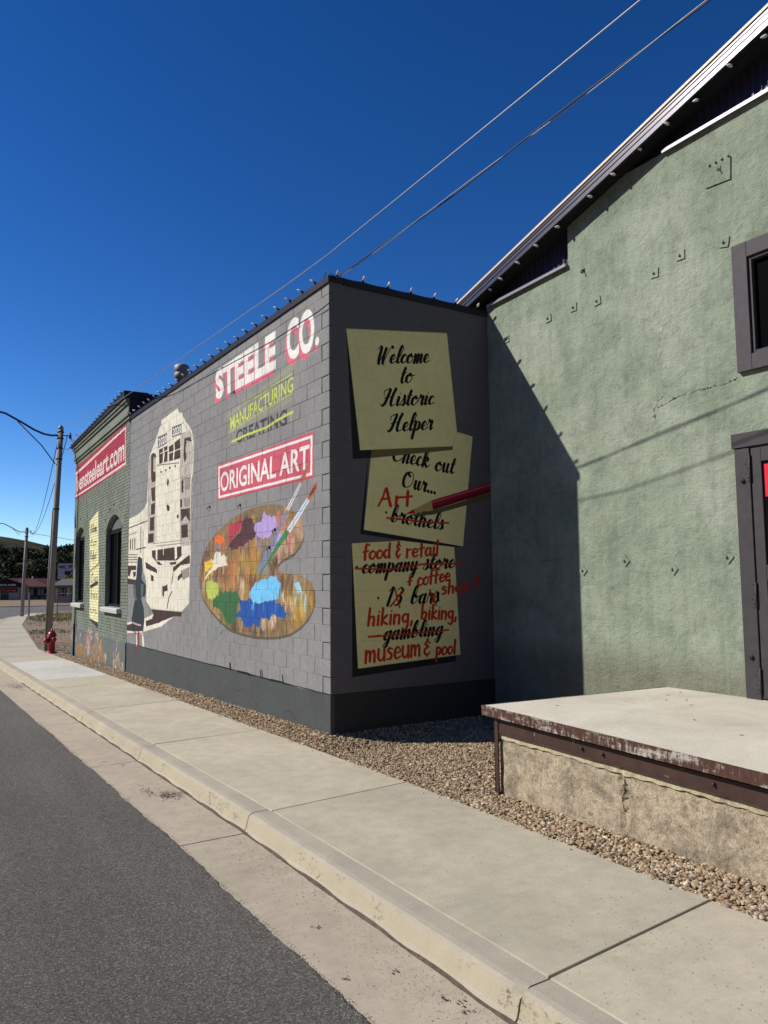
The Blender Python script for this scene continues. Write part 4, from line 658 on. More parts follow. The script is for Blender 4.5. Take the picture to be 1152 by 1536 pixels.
# ------------------------------------------------------------ GREEN STUCCO BUILDING
gb = empty('stucco_building', (XG, 0, 0), 0, 'sage green stucco warehouse with stepped gable, charcoal door and high window beside the block building', 'building')
t = NT('sage stucco').geo()
big = t.noise(.9, 5, .6, dist=.4); mid = t.noise(5, 6, .65); fine = t.noise(60, 4, .7)
c1 = t.ramp(big, [(.3, lin((124, 136, 119))), (.5, lin((144, 155, 137))), (.72, lin((164, 172, 156)))])
c1 = t.mix(1.0, c1, t.ramp(mid, [(.28, .76), (.5, 1.0), (.75, 1.1)]), 'MULTIPLY')
sepz = t.n('ShaderNodeSeparateXYZ'); t.l(t.co, sepz.inputs[0])
low = t.math('SUBTRACT', 1.0, t.math('MULTIPLY', t.math('SUBTRACT', t.math('SUBTRACT', sepz.outputs[2], .5), t.math('MULTIPLY', mid, .55)), 3.6), True)     # worn foot of the wall, bare render
c1 = t.mix(t.math('MULTIPLY', low, .7), c1, t.ramp(fine, [(.35, lin((84, 92, 76))), (.65, lin((134, 128, 110)))]))
drip = t.ramp(t.noise(1.0, 6, .75, t.scaled((1, 8, .6))), [(.42, 1.04), (.7, .8)]); c1 = t.mix(.8, c1, drip, 'MULTIPLY')
c1 = t.mix(1.0, c1, t.ramp(t.noise(24, 6, .8), [(.32, .74), (.46, 1.0), (.7, 1.06)]), 'MULTIPLY'); pits = t.ramp(t.voro(42), [(.04, .4), (.14, 1.0)]); c1 = t.mix(t.ramp(t.noise(3, 3), [(.48, 0.0), (.62, .8)]), c1, t.mix(1.0, c1, pits, 'MULTIPLY'))
t.bump(t.noise(2.4, 6, .62, dist=.8), .5, .04); t.bump(t.noise(11, 5, .65, dist=.5), .8, .018); t.bump(t.noise(34, 7, .82), .9, .010); t.bump(t.ramp(t.voro(30), [(.0, 0.0), (.16, 1.0)]), .35, .006)
trowel = t.noise(6, 4, .6, t.scaled((1, .5, 2.4)), .8); t.bump(t.ramp(trowel, [(.44, 0.0), (.5, 1.0), (.56, 0.0)]), .28, .006)
M['stucco'] = t.out(c1, .88, 0, .15)
rz = lambda y: 5.697-.287*y                      # underside of the rake
DOOR = (-3.69, -6.30, .55, 3.12); WN = (-3.77, -5.9, 3.77, 5.04)
AP = -8.2
def rz2(y): return rz(y) if y > AP else rz(AP)-.287*(AP-y)
steps = [(.0, -.6), (.0, 5.60), (-1.565, 5.66), (-1.57, 6.405), (-3.15, 6.405), (-5.4, 6.45), (-5.41, 7.25), (-7.6, 7.28), (-8.9, 7.28), (-10.8, 7.25), (-11, 6.45), (-13, 6.45), (-14.6, 6.4), (-14.61, 5.6), (-16, 5.6), (-16, -.6)]
fix = []
for y, z in steps: fix.append((y, min(z, rz2(y)-.004)))
wl = MB(); holes = [[(DOOR[0]-.13, DOOR[2]), (DOOR[1]+.13, DOOR[2]), (DOOR[1]+.13, DOOR[3]-.13), (DOOR[0]-.13, DOOR[3]-.13)], [(WN[0]-.13, WN[2]+.14), (WN[1]+.13, WN[2]+.14), (WN[1]+.13, WN[3]-.13), (WN[0]-.13, WN[3]-.13)]]
def clipline(pts):      # follow the roof where a step would poke through it
    o = []
    for i, (y, z) in enumerate(pts):
        o.append((y, z))
        if i+1 < len(pts):
            y2, z2 = pts[i+1]
            if abs(y2-y) > .3 and z > 2 and z2 > 2:
                for k in range(1, 12): yy = y+(y2-y)*k/12; o.append((yy, min(z+(z2-z)*k/12, rz2(yy)-.004)))
    return o
fx = clipline([(y, z) for y, z in steps]); fx = [(y, min(z, rz2(y)-.004)) for y, z in fx]
plate_with_holes(wl, 0.0, fx, holes)
for H in holes:
    for i in range(4): a, b = H[i], H[(i+1) % 4]; wl.add([(0, *a), (0, *b), (.3, *b), (.3, *a)], [(0, 1, 2, 3)])
wl.build('wall', M['stucco'], gb)
# relief: patched ridges and raised plaster lines, real lumps under the paint
for pl in D['cracks'][:2]:
    rl = MB()
    P = crom(pl, 10); k = 0
    V = []; F = []
    for y, z in P:
        wd = random.uniform(.012, .035); hgt = random.uniform(.0015, .005); jx, jy = random.uniform(-.015, .015), random.uniform(-.015, .015)
        V += [(-.0005, y+jx-wd, z+jy+wd*.4), (-hgt, y+jx-wd*.2, z+jy+wd*.1), (-hgt*.7, y+jx+wd*.3, z+jy), (-.0005, y+jx+wd, z+jy-wd*.4)]
    for i in range(len(P)-1):
        for q in range(3): F.append((i*4+q, i*4+q+1, i*4+q+5, i*4+q+4))
    rl.add(V, F, True)
    rl.build('plaster_ridge', M['stucco'], gb)
# steel shed behind the gable: corrugated infill above the steps
cg = MB(); y = -.02; V = []; n = 0
def corr_profile(y0, y1, pitch=.085, dep=.02):
    o = []; y = y0
    while y > y1: o += [(y, 0), (y-pitch*.25, -dep), (y-pitch*.5, -dep), (y-pitch*.75, 0)]; y -= pitch
    return o
for y0, y1, zl in ((-.2, -1.6, 5.2), (-1.6, -5.45, 6.2), (-5.45, -11, 7.0), (-11, -14.6, 6.2), (-14.6, -16, 5.2)):
    P = corr_profile(y0, y1)
    V = [(.09+d, yy, zl) for yy, d in P]+[(.09+d, yy, rz2(yy)-.003) for yy, d in P]; n = len(P); cg.add(V, [(i, i+1, n+i+1, n+i) for i in range(n-1)])
M['corr'] = simple('purple grey corrugated sheet', (62, 58, 74), .45, .4, .1)
cg.build('corrugated_infill', M['corr'], gb)
M['ledge'] = simple('grey ledge flashing', (140, 140, 146), .36, .4, .1)
for y0, y1, z_ in ((-.05, -1.56, None), (-1.58, -5.40, None), (-5.42, -11, 7.28)):
    sl_ = MB(); za = dict(steps)[.0] if y0 > -1 else (6.405 if y0 > -2 else z_); y0 = -3.02 if -2 < y0 < -1.57 else y0; zb_ = 5.66 if y0 > -1 else (6.45 if y0 > -5 else z_)
    za = 5.60 if y0 > -1 else za
    ys_ = y0; 
    while rz2(ys_) < za+.035 and ys_ > y1: ys_ -= .02
    za2 = za+(zb_-za)*(y0-ys_)/(y0-y1)
    sl_.hexa([(-.05, ys_, za2-.025), (.088, ys_, za2+.0), (.088, y1, zb_+.0), (-.05, y1, zb_-.025), (-.05, ys_, za2+.012), (.088, ys_, za2+.030), (.088, y1, zb_+.030), (-.05, y1, zb_+.012)])
    sl_.build('ledge', M['ledge'], gb)
# roof and rake trim
OV = .19; ye = .42; M['fascia'] = simple('pale lilac grey fascia', (92, 90, 96), .3, .7, .05); M['drip'] = simple('tan drip edge', (206, 186, 168), .5, .1, .05); M['soffit'] = simple('dark soffit', (30, 30, 34), .8)
def rake(name, mat, x0, x1, d0, d1):
    mb = MB()
    for a, b in ((ye, AP), (AP, -16.6)): mb.hexa([(x0, a, rz2(a)+d0), (x1, a, rz2(a)+d0), (x1, b, rz2(b)+d0), (x0, b, rz2(b)+d0), (x0, a, rz2(a)+d1), (x1, a, rz2(a)+d1), (x1, b, rz2(b)+d1), (x0, b, rz2(b)+d1)])
    return mb.build(name, mat, gb)
rake('soffit', M['soffit'], -OV+.006, 12, .002, .03)
rake('fascia', M['fascia'], -OV, -OV+.03, -.0, .062); rake('fascia_rib', M['fascia'], -OV-.008, -OV+.03, .064, .074); rake('fascia', M['fascia'], -OV-.002, -OV+.03, .076, .118); rake('fascia_rib', M['fascia'], -OV-.010, -OV+.03, .120, .138)
rake('roof_gap', M['black'], -OV+.012, -OV+.03, .1385, .160); rake('drip_edge', M['drip'], -OV-.016, -OV+.05, .1605, .190)
rake('roof_sheet', M['galv'], -OV+.034, 12, .031, .186)
MB().box(.35, 12, -15.9, -.1, -.6, 5.3).build('body', M['black'], gb)
# upper window
M['trimw'] = simple('dusty charcoal frame paint', (74, 69, 74), .65, 0, .12, 16, .5, bscale=120)
def framing(parent, y0, y1, z0, z1, w, x0, x1, mat, name='frame', sill=True):
    mb = MB(); mb.box(x0, x1, y0-w, y0, z0, z1); mb.box(x0, x1, y1, y1+w, z0, z1); mb.box(x0, x1, y1+w+.001, y0-w-.001, z1-w, z1)
    if sill: mb.box(x0, x1, y1+w+.001, y0-w-.001, z0, z0+w)
    return mb.build(name, mat, parent, bevel=.003)
wf = framing(gb, WN[0], WN[1], WN[2], WN[3], .155, -.045, .02, M['trimw'], 'window')
framing(wf, WN[0]-.157, WN[1]+.157, WN[2]+.157, WN[3]-.157, .03, -.02, .03, M['trimw'], 'sash')
MB().box(.03, .034, WN[1]+.16, WN[0]-.16, WN[2]+.16, WN[3]-.16).build('pane', NT('black screened pane').out((.0012, .0012, .0015), .6, 0, .02), wf)
# door
M['door'] = simple('charcoal boarded door', (64, 61, 64), .6, 0, .14, 10, .35, bscale=70)
dr = MB(); dr.box(-.035, .04, DOOR[0]-.152, DOOR[0], .48, 3.03); dr.box(-.035, .04, DOOR[1], DOOR[1]+.152, .48, 3.03); dr.box(-.05, .04, DOOR[1]-.02, DOOR[0]+.02, 3.034, 3.175); df = dr.build('door_frame', M['door'], gb, bevel=.003)
lf = MB(); y = DOOR[0]-.165
for k, (wd, z0, z1) in enumerate([(.10, .655, 3.02)]): lf.box(-.028, .03, y-wd, y, z0, z1)
lf.box(-.028, .03, DOOR[1]+.17, DOOR[1]+.27, .655, 3.02); lf.box(-.029, .029, DOOR[1]+.271, y-.101, 2.88, 3.02); lf.box(-.029, .029, DOOR[1]+.271, y-.101, .655, 1.0); lf.box(-.0285, .029, DOOR[1]+.271, y-.101, 1.75, 1.9); lf.box(.0, .02, DOOR[1]+.27, y-.1, .9, 2.9)
dl = lf.build('door_leaf', M['door'], df, bevel=.003)
MB().box(-.012, -.002, DOOR[1]+.29, y-.112, 1.92, 2.872).build('pane', M['pane'], dl)
MB().box(-.018, -.013, DOOR[1]+.9, y-.122, 2.54, 2.85).build('red_reflection', simple('red board', (216, 42, 58), .4, 0, .05), dl)  # red board stands in for a reflection in the door glass
for za, zc in ((2.70, 2.96), (1.50, 1.74), (.70, .94)):
    hg = MB()
    hg.box(-.04, -.0355, DOOR[0]-.15, DOOR[0]-.10, za, zc); hg.tube([(-.045, DOOR[0]-.158, za), (-.045, DOOR[0]-.158, zc)], .009, 8)
    for q in range(5): hg.box(-.045, -.040, DOOR[0]-.135+.015*(q % 2), DOOR[0]-.125+.015*(q % 2), za+.03+q*.045, za+.04+q*.045)
    hg.build('hinge', M['door'], df)
for y, z in [(-3.80, 2.71), (-3.80, 1.03)]: MB().lathe([(.018, -.052), (.022, -.046), (.022, -.034)], (0, y+.03, z), 'x', 10).build('bolt', M['black'], df)
# pattress plates with bolts, tie plates
pl_ = []
def plate(y, z, s, rot, name='tie_plate'):
    q = MB(); c_, s_ = math.cos(rot), math.sin(rot)
    P = [(c_*a-s_*b, s_*a+c_*b) for a, b in ((-s, -s), (s, -s), (s, s), (-s, s))]
    q.add([(-.003, a, b) for a, b in P]+[(-.012, a*.96, b*.96) for a, b in P]+[(.01, a, b) for a, b in P], [(4, 5, 6, 7)]+[(i, (i+1) % 4, 4+(i+1) % 4, 4+i) for i in range(4)]+[(8+i, 8+(i+1) % 4, (i+1) % 4, i) for i in range(4)])
    q.lathe([(.013, -.030), (.015, -.026), (.015, -.010)], (0, .012, .004), 'x', 6)
    return q.build(name, M['stucco'], gb, (0, y, z))
for i, (y, z) in enumerate(D['plates']): plate(y, z, .05, random.uniform(-.1, .1)+(.12 if i % 2 else -.05))
for y, z in D['diam']: plate(y, z, .046, math.pi/4+random.uniform(-.05, .05))
q = MB(); P = D['bigplate']; q.add([(-.003, *p) for p in P]+[(-.014, p[0]*.998-.0, p[1]) for p in P], [(4, 5, 6, 7)]+[(i, (i+1) % 4, 4+(i+1) % 4, 4+i) for i in range(4)])
for k in range(4): q.lathe([(.012, -.03), (.014, -.012)], (0, P[0][0]-.03-.07*k, P[0][1]-.04+.0*k), 'x', 6)
hook(q, (P[0][0]+P[1][0])/2, (P[0][1]+P[2][1])/2+.02, .9, -.014); q.build('anchor_plate', M['stucco'], gb)
q = MB(); hook(q, D['hole'][0][0], D['hole'][0][1], 1.1); q.build('wall_hook', M['black'], gb)
# rake bulbs
pts = [(XG-.12, y, rz(y)-.05) for y in sorted([-.30, -.53, -.87, -1.22, -1.60, -2.13, -2.49, -2.86, -3.22, -3.58, -3.96, -4.33, -4.7], reverse=True)]
light_string('string of frosted bulbs hanging under the sloping gable roof', pts, (-.75, .5, .12), .25)

# ------------------------------------------------------------ LOADING DOCK
dk = empty('loading_dock', (0, 0, 0), 0, 'low concrete loading dock with rusty brown steel edging in front of the charcoal door', 'loading dock')
t = NT('dock concrete top').geo(); f1 = t.noise(1.1, 7, .68, dist=.5); f2 = t.noise(90, 4, .7)
c = t.mix(1.0, t.ramp(f1, [(.3, lin((184, 177, 160))), (.5, lin((204, 197, 180))), (.7, lin((216, 209, 193)))]), t.ramp(f2, [(.35, .8), (.6, 1.05)]), 'MULTIPLY'); t.bump(f2, .35, .004); t.bump(t.noise(14, 4), .2, .006); M['docktop'] = t.out(c, .85, 0, .2)
t = NT('worn rusty steel').geo(); a = t.noise(2.6, 6, .7, t.scaled((1, 1, 5))); b_ = t.noise(26, 5, .75, t.scaled((1, 1, .35)))
mk = t.ramp(t.mix(.5, a, b_), [(.5, 0.0), (.58, .9)]); c = t.mix(mk, t.ramp(b_, [(.3, lin((64, 44, 38))), (.7, lin((94, 66, 54)))]), t.ramp(a, [(.3, lin((150, 142, 134))), (.7, lin((186, 180, 170)))]))
t.bump(b_, .4, .004); M['rustedge'] = t.out(c, .7, .1, .3)
t = NT('brown channel steel').geo(); a = t.noise(5, 6, .7); mk = t.ramp(t.noise(9, 6, .8), [(.64, 0.0), (.68, 1.0)])
c = t.mix(mk, t.ramp(a, [(.3, lin((58, 42, 39))), (.7, lin((80, 57, 51)))]), lin((196, 176, 128))); t.bump(a, .25, .004); M['beam'] = t.out(c, .55, .2, .4)
t = NT('old board marked concrete').geo(); sp = t.n('ShaderNodeSeparateXYZ'); t.l(t.co, sp.inputs[0])
a = t.noise(3.4, 9, .78, dist=.3); b_ = t.noise(22, 7, .8); g_ = t.noise(80, 3, .8)
c = t.ramp(a, [(.3, lin((116, 108, 96))), (.44, lin((156, 143, 123))), (.56, lin((192, 177, 151))), (.72, lin((144, 133, 117)))])
c = t.mix(t.ramp(t.noise(1.6, 6, .7, t.scaled((1, 1, 2))), [(.5, 0.0), (.68, .6)]), c, lin((104, 98, 90)))
c = t.mix(1.0, c, t.ramp(b_, [(.34, .5), (.5, 1.0), (.7, 1.2)]), 'MULTIPLY'); c = t.mix(.9, c, t.ramp(g_, [(.36, .45), (.5, 1.0)]), 'MULTIPLY')
ckd = t.math('ABSOLUTE', t.math('ADD', t.math('ADD', sp.outputs[1], 4.10), t.math('MULTIPLY', t.math('SUBTRACT', t.noise(5, 6, .7), .5), .30))); ck = t.ramp(ckd, [(.004, 1.0), (.011, 0.0)]); c = t.mix(t.math('MULTIPLY', ck, .92), c, lin((34, 28, 22))); t.bump(ck, -.6, .02)
t.bump(a, .5, .02); t.bump(b_, .6, .01); t.bump(g_, .5, .004); M['oldconc'] = t.out(c, .92, 0, .1)
t = NT('yellow render strip').geo(); a = t.noise(7, 6, .75); c = t.ramp(a, [(.3, lin((136, 124, 106))), (.45, lin((182, 168, 140))), (.6, lin((200, 187, 156))), (.75, lin((150, 138, 120)))]); c = t.mix(.8, c, t.ramp(t.noise(60, 4, .8), [(.35, .6), (.55, 1.0)]), 'MULTIPLY'); t.bump(a, .5, .01); t.bump(t.noise(50, 4, .7), .5, .004); M['yelrender'] = t.out(c, .9, 0, .1)
DX, DY0, DY1, DR = .20, -2.55, -9.2, 0.0
ftop = lambda y: .642-.0226*(DY0-y)
def rtop(y): return .642-.0226*max(0, DY0-y)*.0
s_ = MB(); N = 10; V = []; F = []
for k in range(N+1):
    y = DY0+(DY1-DY0)*k/N; yr = y-.22*(1-k/N)
    V += [(DX+.004, y, ftop(y)-.082), (DX+.004, y, ftop(y)), (XG, yr, rtop(y)), (XG, yr, rtop(y)-.08)]
for k in range(N):
    for q in range(4): F.append((k*4+q, k*4+(q+1) % 4, (k+1)*4+(q+1) % 4, (k+1)*4+q))
F += [(0, 1, 2, 3), (N*4+3, N*4+2, N*4+1, N*4)]; s_.add(V, F); s_.build('slab', M['docktop'], dk)
def rail(name, mat, x0, x1, d0, d1, ya=DY0, yb_=DY1, inset=0, nseg=24, jit=0):
    mb = MB(); V = []; F = []
    for k in range(nseg+1):
        y = ya-inset+(yb_-ya+inset)*k/nseg; z = ftop(y); j = random.uniform(-jit, jit)
        V += [(x0, y, z+d0+j), (x0, y, z+d1), (x1, y, z+d1), (x1, y, z+d0+j)]
    for k in range(nseg):
        for q in range(4): F.append((k*4+q, k*4+(q+1) % 4, (k+1)*4+(q+1) % 4, (k+1)*4+q))
    F += [(0, 1, 2, 3), (nseg*4+3, nseg*4+2, nseg*4+1, nseg*4)]; mb.add(V, F); return mb
r_ = rail('e', None, DX-.006, DX+.012, -.084, .003)
r_.hexa([(DX-.006, DY0, ftop(DY0)-.084), (XG, DY0-.225, .555), (XG, DY0-.215, .555), (DX-.006, DY0+.008, ftop(DY0)-.084), (DX-.006, DY0, ftop(DY0)+.003), (XG, DY0-.225, .645), (XG, DY0-.215, .645), (DX-.006, DY0+.008, ftop(DY0)+.003)])
r_.build('edge_angle', M['rustedge'], dk)
ch = rail('b', None, DX+.045, DX+.05, -.215, -.104, inset=.11); bmh = ch
for d0, d1 in ((-.112, -.104), (-.215, -.207)):
    e = rail('f', None, DX+.032, DX+.047, d0, d1, inset=.11); bmh.add(e.v, e.f)
bmh.build('channel_beam', M['beam'], dk)
for y in (-3.72, -3.93, -4.88, -5.62, -6.4): MB().lathe([(.010, DX+.024), (.013, DX+.030), (.013, DX+.046)], (0, y, ftop(y)-.160), 'x', 8).build('bolt', M['beam'], dk)
lg = MB(); lg.box(DX+.035, DX+.041, -2.715, -2.665, -.14, ftop(-2.7)-.09); lg.box(DX+.035, DX+.085, -2.671, -2.665, -.14, ftop(-2.7)-.09); lg.build('leg', M['beam'], dk)
# crumbling wall under the slab: one displaced sheet with a cracked joint
def rough_sheet(y0, y1, z0f, z1f, x, ny, nz, amp, crack=None):
    V = []; F = []
    ph = rng.random(12)*6.28
    for j in range(nz+1):
        for i in range(ny+1):
            y = y0+(y1-y0)*i/ny; za, zc = z0f(y), z1f(y); z = za+(zc-za)*j/nz
            d = amp*(.5*math.sin(y*3.1+ph[0])*math.sin(z*7+ph[1])+.5*math.sin(y*7.7+z*5+ph[2])+.4*math.sin(y*17+ph[3])*math.sin(z*23+ph[4])+random.uniform(-.25, .25))
            if crack:
                for cy, w0 in crack:
                    yy = cy+.03*math.sin(z*21+cy)+.015*math.sin(z*55); dd = abs(y-yy)
                    if dd < w0*(.45+z*.8): d += .03
            V.append((x+d, y, z))
    for j in range(nz):
        for i in range(ny): a = j*(ny+1)+i; F.append((a, a+1, a+ny+2, a+ny+1))
    return V, F
bot = lambda y: -.25; zc = lambda y: ftop(y)-.268+.004*math.sin(y*5)+.003*math.sin(y*17)+.004*math.sin(y*43)
V, F = rough_sheet(-2.70, DY1, bot, zc, DX+.075, 330, 26, .006, [(-4.10, .026)]); cw = MB(); cw.add(V, F, True)
cw.add([(DX+.08, -2.70, -.25), (XG, -2.95, -.25), (XG, -2.95, .56), (DX+.08, -2.70, .56)], [(0, 1, 2, 3)]); cw.build('foundation', M['oldconc'], dk)
V, F = rough_sheet(-2.70, DY1, lambda y: zc(y)-.004, lambda y: ftop(y)-.205, DX+.062, 330, 5, .004, [(-4.08, .02)]); cw = MB(); cw.add(V, F, True); cw.add([(DX+.055, -2.70, .36), (DX+.3, -2.70, .36), (DX+.3, -2.70, .56), (DX+.055, -2.70, .56)], [(0, 1, 2, 3)]); cw.build('render_strip', M['yelrender'], dk)
MB().box(DX+.10, XG-.01, DY1+.05, -2.95, -.25, .44).build('core', M['black'], dk)

# ------------------------------------------------------------ GROUND SHEETS
def strip(name, xl, xr, ys, off, mat, kind='structure', skirt=0, nx=1, zf=None):
    V = []; F = []; zf = zf or (lambda x, y: zs(y)+off)
    for y in ys:
        a, b = xl(y), xr(y)
        for i in range(nx+1): x = a+(b-a)*i/nx; V.append((x, y, zf(x, y)))
    n = nx+1
    for j in range(len(ys)-1):
        for i in range(nx): F.append((j*n+i, j*n+i+1, (j+1)*n+i+1, (j+1)*n+i))
    if skirt:
        b0 = len(V)
        for j in range(len(ys)): x, y, z = V[j*n+nx]; V.append((x+.004, y, z-skirt))
        for j in range(len(ys)-1): F.append((j*n+nx, b0+j, b0+j+1, (j+1)*n+nx))
    me = bpy.data.meshes.new(name); me.from_pydata(V, [], F)
    bm = bmesh.new(); bm.from_mesh(me); bmesh.ops.recalc_face_normals(bm, faces=bm.faces); 
    for f_ in bm.faces:
        if f_.normal.z < -.1: f_.normal_flip()
    bm.to_mesh(me); bm.free(); me.materials.append(mat); o = link(name, me)
    return tag(o, kind=kind) if kind else o
t = NT('dry earth').geo(); a = t.noise(.35, 6, .65); b_ = t.noise(14, 6, .7); c = t.mix(1.0, t.ramp(a, [(.3, lin((112, 92, 76))), (.5, lin((136, 114, 92))), (.7, lin((118, 108, 76)))]), t.ramp(b_, [(.3, .7), (.65, 1.1)]), 'MULTIPLY'); t.bump(b_, .5, .03); M['earth'] = t.out(c, .95, 0, .1)
ys_all = [-900, -60, -2, 20, 45, 75, 140, 400, 1500]
strip('terrain', lambda y: -1500, lambda y: 1500, ys_all, -.34, M['earth'])
t = NT('asphalt').geo(); a = t.noise(.5, 5, .6); agg = t.voro(150, out='Color'); ag2 = t.voro(150); hs = t.n('ShaderNodeSeparateColor'); t.l(agg, hs.inputs[0])
c = t.ramp(hs.outputs[0], [(.0, lin((78, 75, 71))), (.45, lin((101, 97, 92))), (.8, lin((119, 115, 108))), (1.0, lin((164, 158, 148)))])
c = t.mix(1.0, c, t.ramp(a, [(.3, .88), (.7, 1.1)]), 'MULTIPLY'); c = t.mix(1.0, c, t.ramp(t.noise(1.0, 4, .6, t.scaled((1.6, .12, 1))), [(.35, .9), (.65, 1.08)]), 'MULTIPLY'); st2 = t.ramp(t.noise(3, 6, .75, dist=1.0), [(.64, 0.0), (.72, .35)]); c = t.mix(st2, c, lin((60, 57, 54))); c = t.mix(.5, c, t.ramp(t.noise(240, 3, .7), [(.3, .7), (.7, 1.2)]), 'MULTIPLY')
t.bump(ag2, 1.0, .009); t.bump(t.noise(50, 5, .75), .7, .01); M['asphalt'] = t.out(c, .85, 0, .25)
def curbx(y):
    if y < 20: return 0.0
    return float(np.interp(y, [20, 44, 62, 76.5, 90], [0.0, 2.55, 5.2, 9.2, 16]))
EDGE = -2.455; ys_r = [-60, -20]+[-12+.055*k for k in range(0, 330)]+list(np.arange(6.3, 20, .5))+[22, 26, 32, 38, 44, 50, 56, 62, 68, 75, 76.5]
jt = {}
def edge(y):
    k = round(y, 3)
    if k not in jt: jt[k] = EDGE+curbx(y)+(.007*math.sin(y*2.3)+.005*math.sin(y*7.1+1)+random.uniform(-.006, .006)+(random.uniform(-.004, .012) if random.random() < .1 else 0) if y < 7 else 0)
    return jt[k]
strip('road', lambda y: -12.0, edge, ys_r, -KERB+.007, M['asphalt'], skirt=.03)
def curve_strip(name, L, R_, z, mat): 
    V = [(*p, z) for p in L]+[(*p, z) for p in R_]; n = len(L); mb = MB(); mb.add(V, [(i, n+i, n+i+1, i+1) for i in range(n-1)]); return tag(mb.build(name, mat), kind='structure')
ZF = zs(90)
curve_strip('cross_road', [(-40, 76.5), (8, 76.5), (14, 82), (26, 86), (60, 92), (140, 95)], [(-40, 104), (7, 104), (13, 102.5), (26, 104), (60, 108), (140, 112)], ZF-KERB+.012, M['asphalt'])
t = NT('light dirt').geo(); a = t.noise(.8, 6, .65); b_ = t.noise(25, 5, .7); c = t.mix(1.0, t.ramp(a, [(.3, lin((122, 107, 92))), (.7, lin((152, 135, 114)))]), t.ramp(b_, [(.3, .75), (.65, 1.1)]), 'MULTIPLY'); t.bump(b_, .5, .02); M['dirt'] = t.out(c, .95, 0, .1)
curve_strip('dirt_verge', [(-60, 104), (7, 104), (13, 102.5), (26, 104), (60, 108), (140, 112)], [(-60, 175), (10, 172), (20, 168), (40, 165), (70, 165), (140, 165)], ZF-.06, M['dirt'])
def lotx(y): return -.235+curbx(y)+(0 if y < 18 else 0)
strip('dirt_lot', lambda y: lotx(y)-.02, lambda y: 60, [17.25]+[18+1.0*k for k in range(8)]+[26, 32, 38, 44, 50, 56, 62, 68, 75, 76.5, 80], -.022, M['dirt'], nx=6)
# concrete
def conc(name, base, streak=.0, wear=.42):
    t = NT(name).geo(); a = t.noise(.9, 6, .6, dist=.3); b_ = t.noise(7, 6, .65); g_ = t.noise(120, 4, .75)
    lo_ = tuple(x*.88 for x in lin(base)); hi_ = tuple(min(1, x*1.1) for x in lin(base)); c = t.ramp(a, [(.3, lo_), (.7, hi_)])
    c = t.mix(1.0, c, t.ramp(b_, [(.3, .88), (.7, 1.08)]), 'MULTIPLY'); c = t.mix(.6, c, t.ramp(g_, [(.3, .72), (.7, 1.14)]), 'MULTIPLY')
    br_ = t.noise(1.0, 4, .7, t.scaled((3.5, 46, 1))); c = t.mix(.35, c, t.ramp(br_, [(.35, .9), (.65, 1.05)]), 'MULTIPLY')
    pv = t.voro(21); pm_ = t.math('MULTIPLY', t.ramp(pv, [(.08, 1.0), (.17, 0.0)]), t.ramp(t.noise(1.7, 5, .7), [(.44, 0.0), (.56, 1.0)])); c = t.mix(t.math('MULTIPLY', pm_, wear), c, lin((96, 84, 68)))
    st_ = t.ramp(t.noise(2.6, 6, .72, dist=.8), [(.6, 0.0), (.74, .28)]); c = t.mix(st_, c, tuple(x*.66 for x in lin(base)))
    t.bump(g_, .22, .003); t.bump(b_, .12, .01); t.bump(t.math('SUBTRACT', 1.0, pm_), .5, .004)
    return t.out(c, .88, 0, .18)
M['conc'] = conc('sidewalk concrete', (188, 179, 158)); M['concnew'] = conc('new pale concrete', (196, 194, 186), wear=.1); M['conc2'] = conc('sidewalk concrete grey', (182, 174, 154)); M['pan'] = conc('gutter concrete', (178, 166, 148), wear=.9)
t = NT('curb concrete').geo(); a = t.noise(2, 6, .65); sc_ = t.noise(30, 6, .85, t.scaled((1, .7, 1))); msk = t.math('MULTIPLY', t.ramp(sc_, [(.54, 0.0), (.7, 1.0)]), t.ramp(t.noise(2.2, 4, .7), [(.48, 0.0), (.62, 1.0)]))
spx = t.n('ShaderNodeSeparateXYZ'); t.l(t.n('ShaderNodeNewGeometry').outputs['Normal'], spx.inputs[0]); face = t.ramp(spx.outputs[2], [(.5, 1.0), (.9, 0.0)])
msk = t.math('MULTIPLY', msk, face); c = t.mix(1.0, t.ramp(a, [(.3, lin((158, 150, 137))), (.7, lin((180, 171, 154)))]), t.ramp(t.noise(90, 4, .7), [(.3, .85), (.7, 1.08)]), 'MULTIPLY')
c = t.mix(t.math('MULTIPLY', face, .45), c, lin((178, 167, 136))); c = t.mix(t.math('MULTIPLY', msk, .22), c, lin((160, 148, 122))); t.bump(t.math('SUBTRACT', 1.0, msk), 1.0, .010); t.bump(t.noise(60, 5, .75), .35, .004); M['curb'] = t.out(c, .9, 0, .15)
M['jointdirt'] = simple('joint dirt', (58, 50, 42), .95, 0, .3, 30)

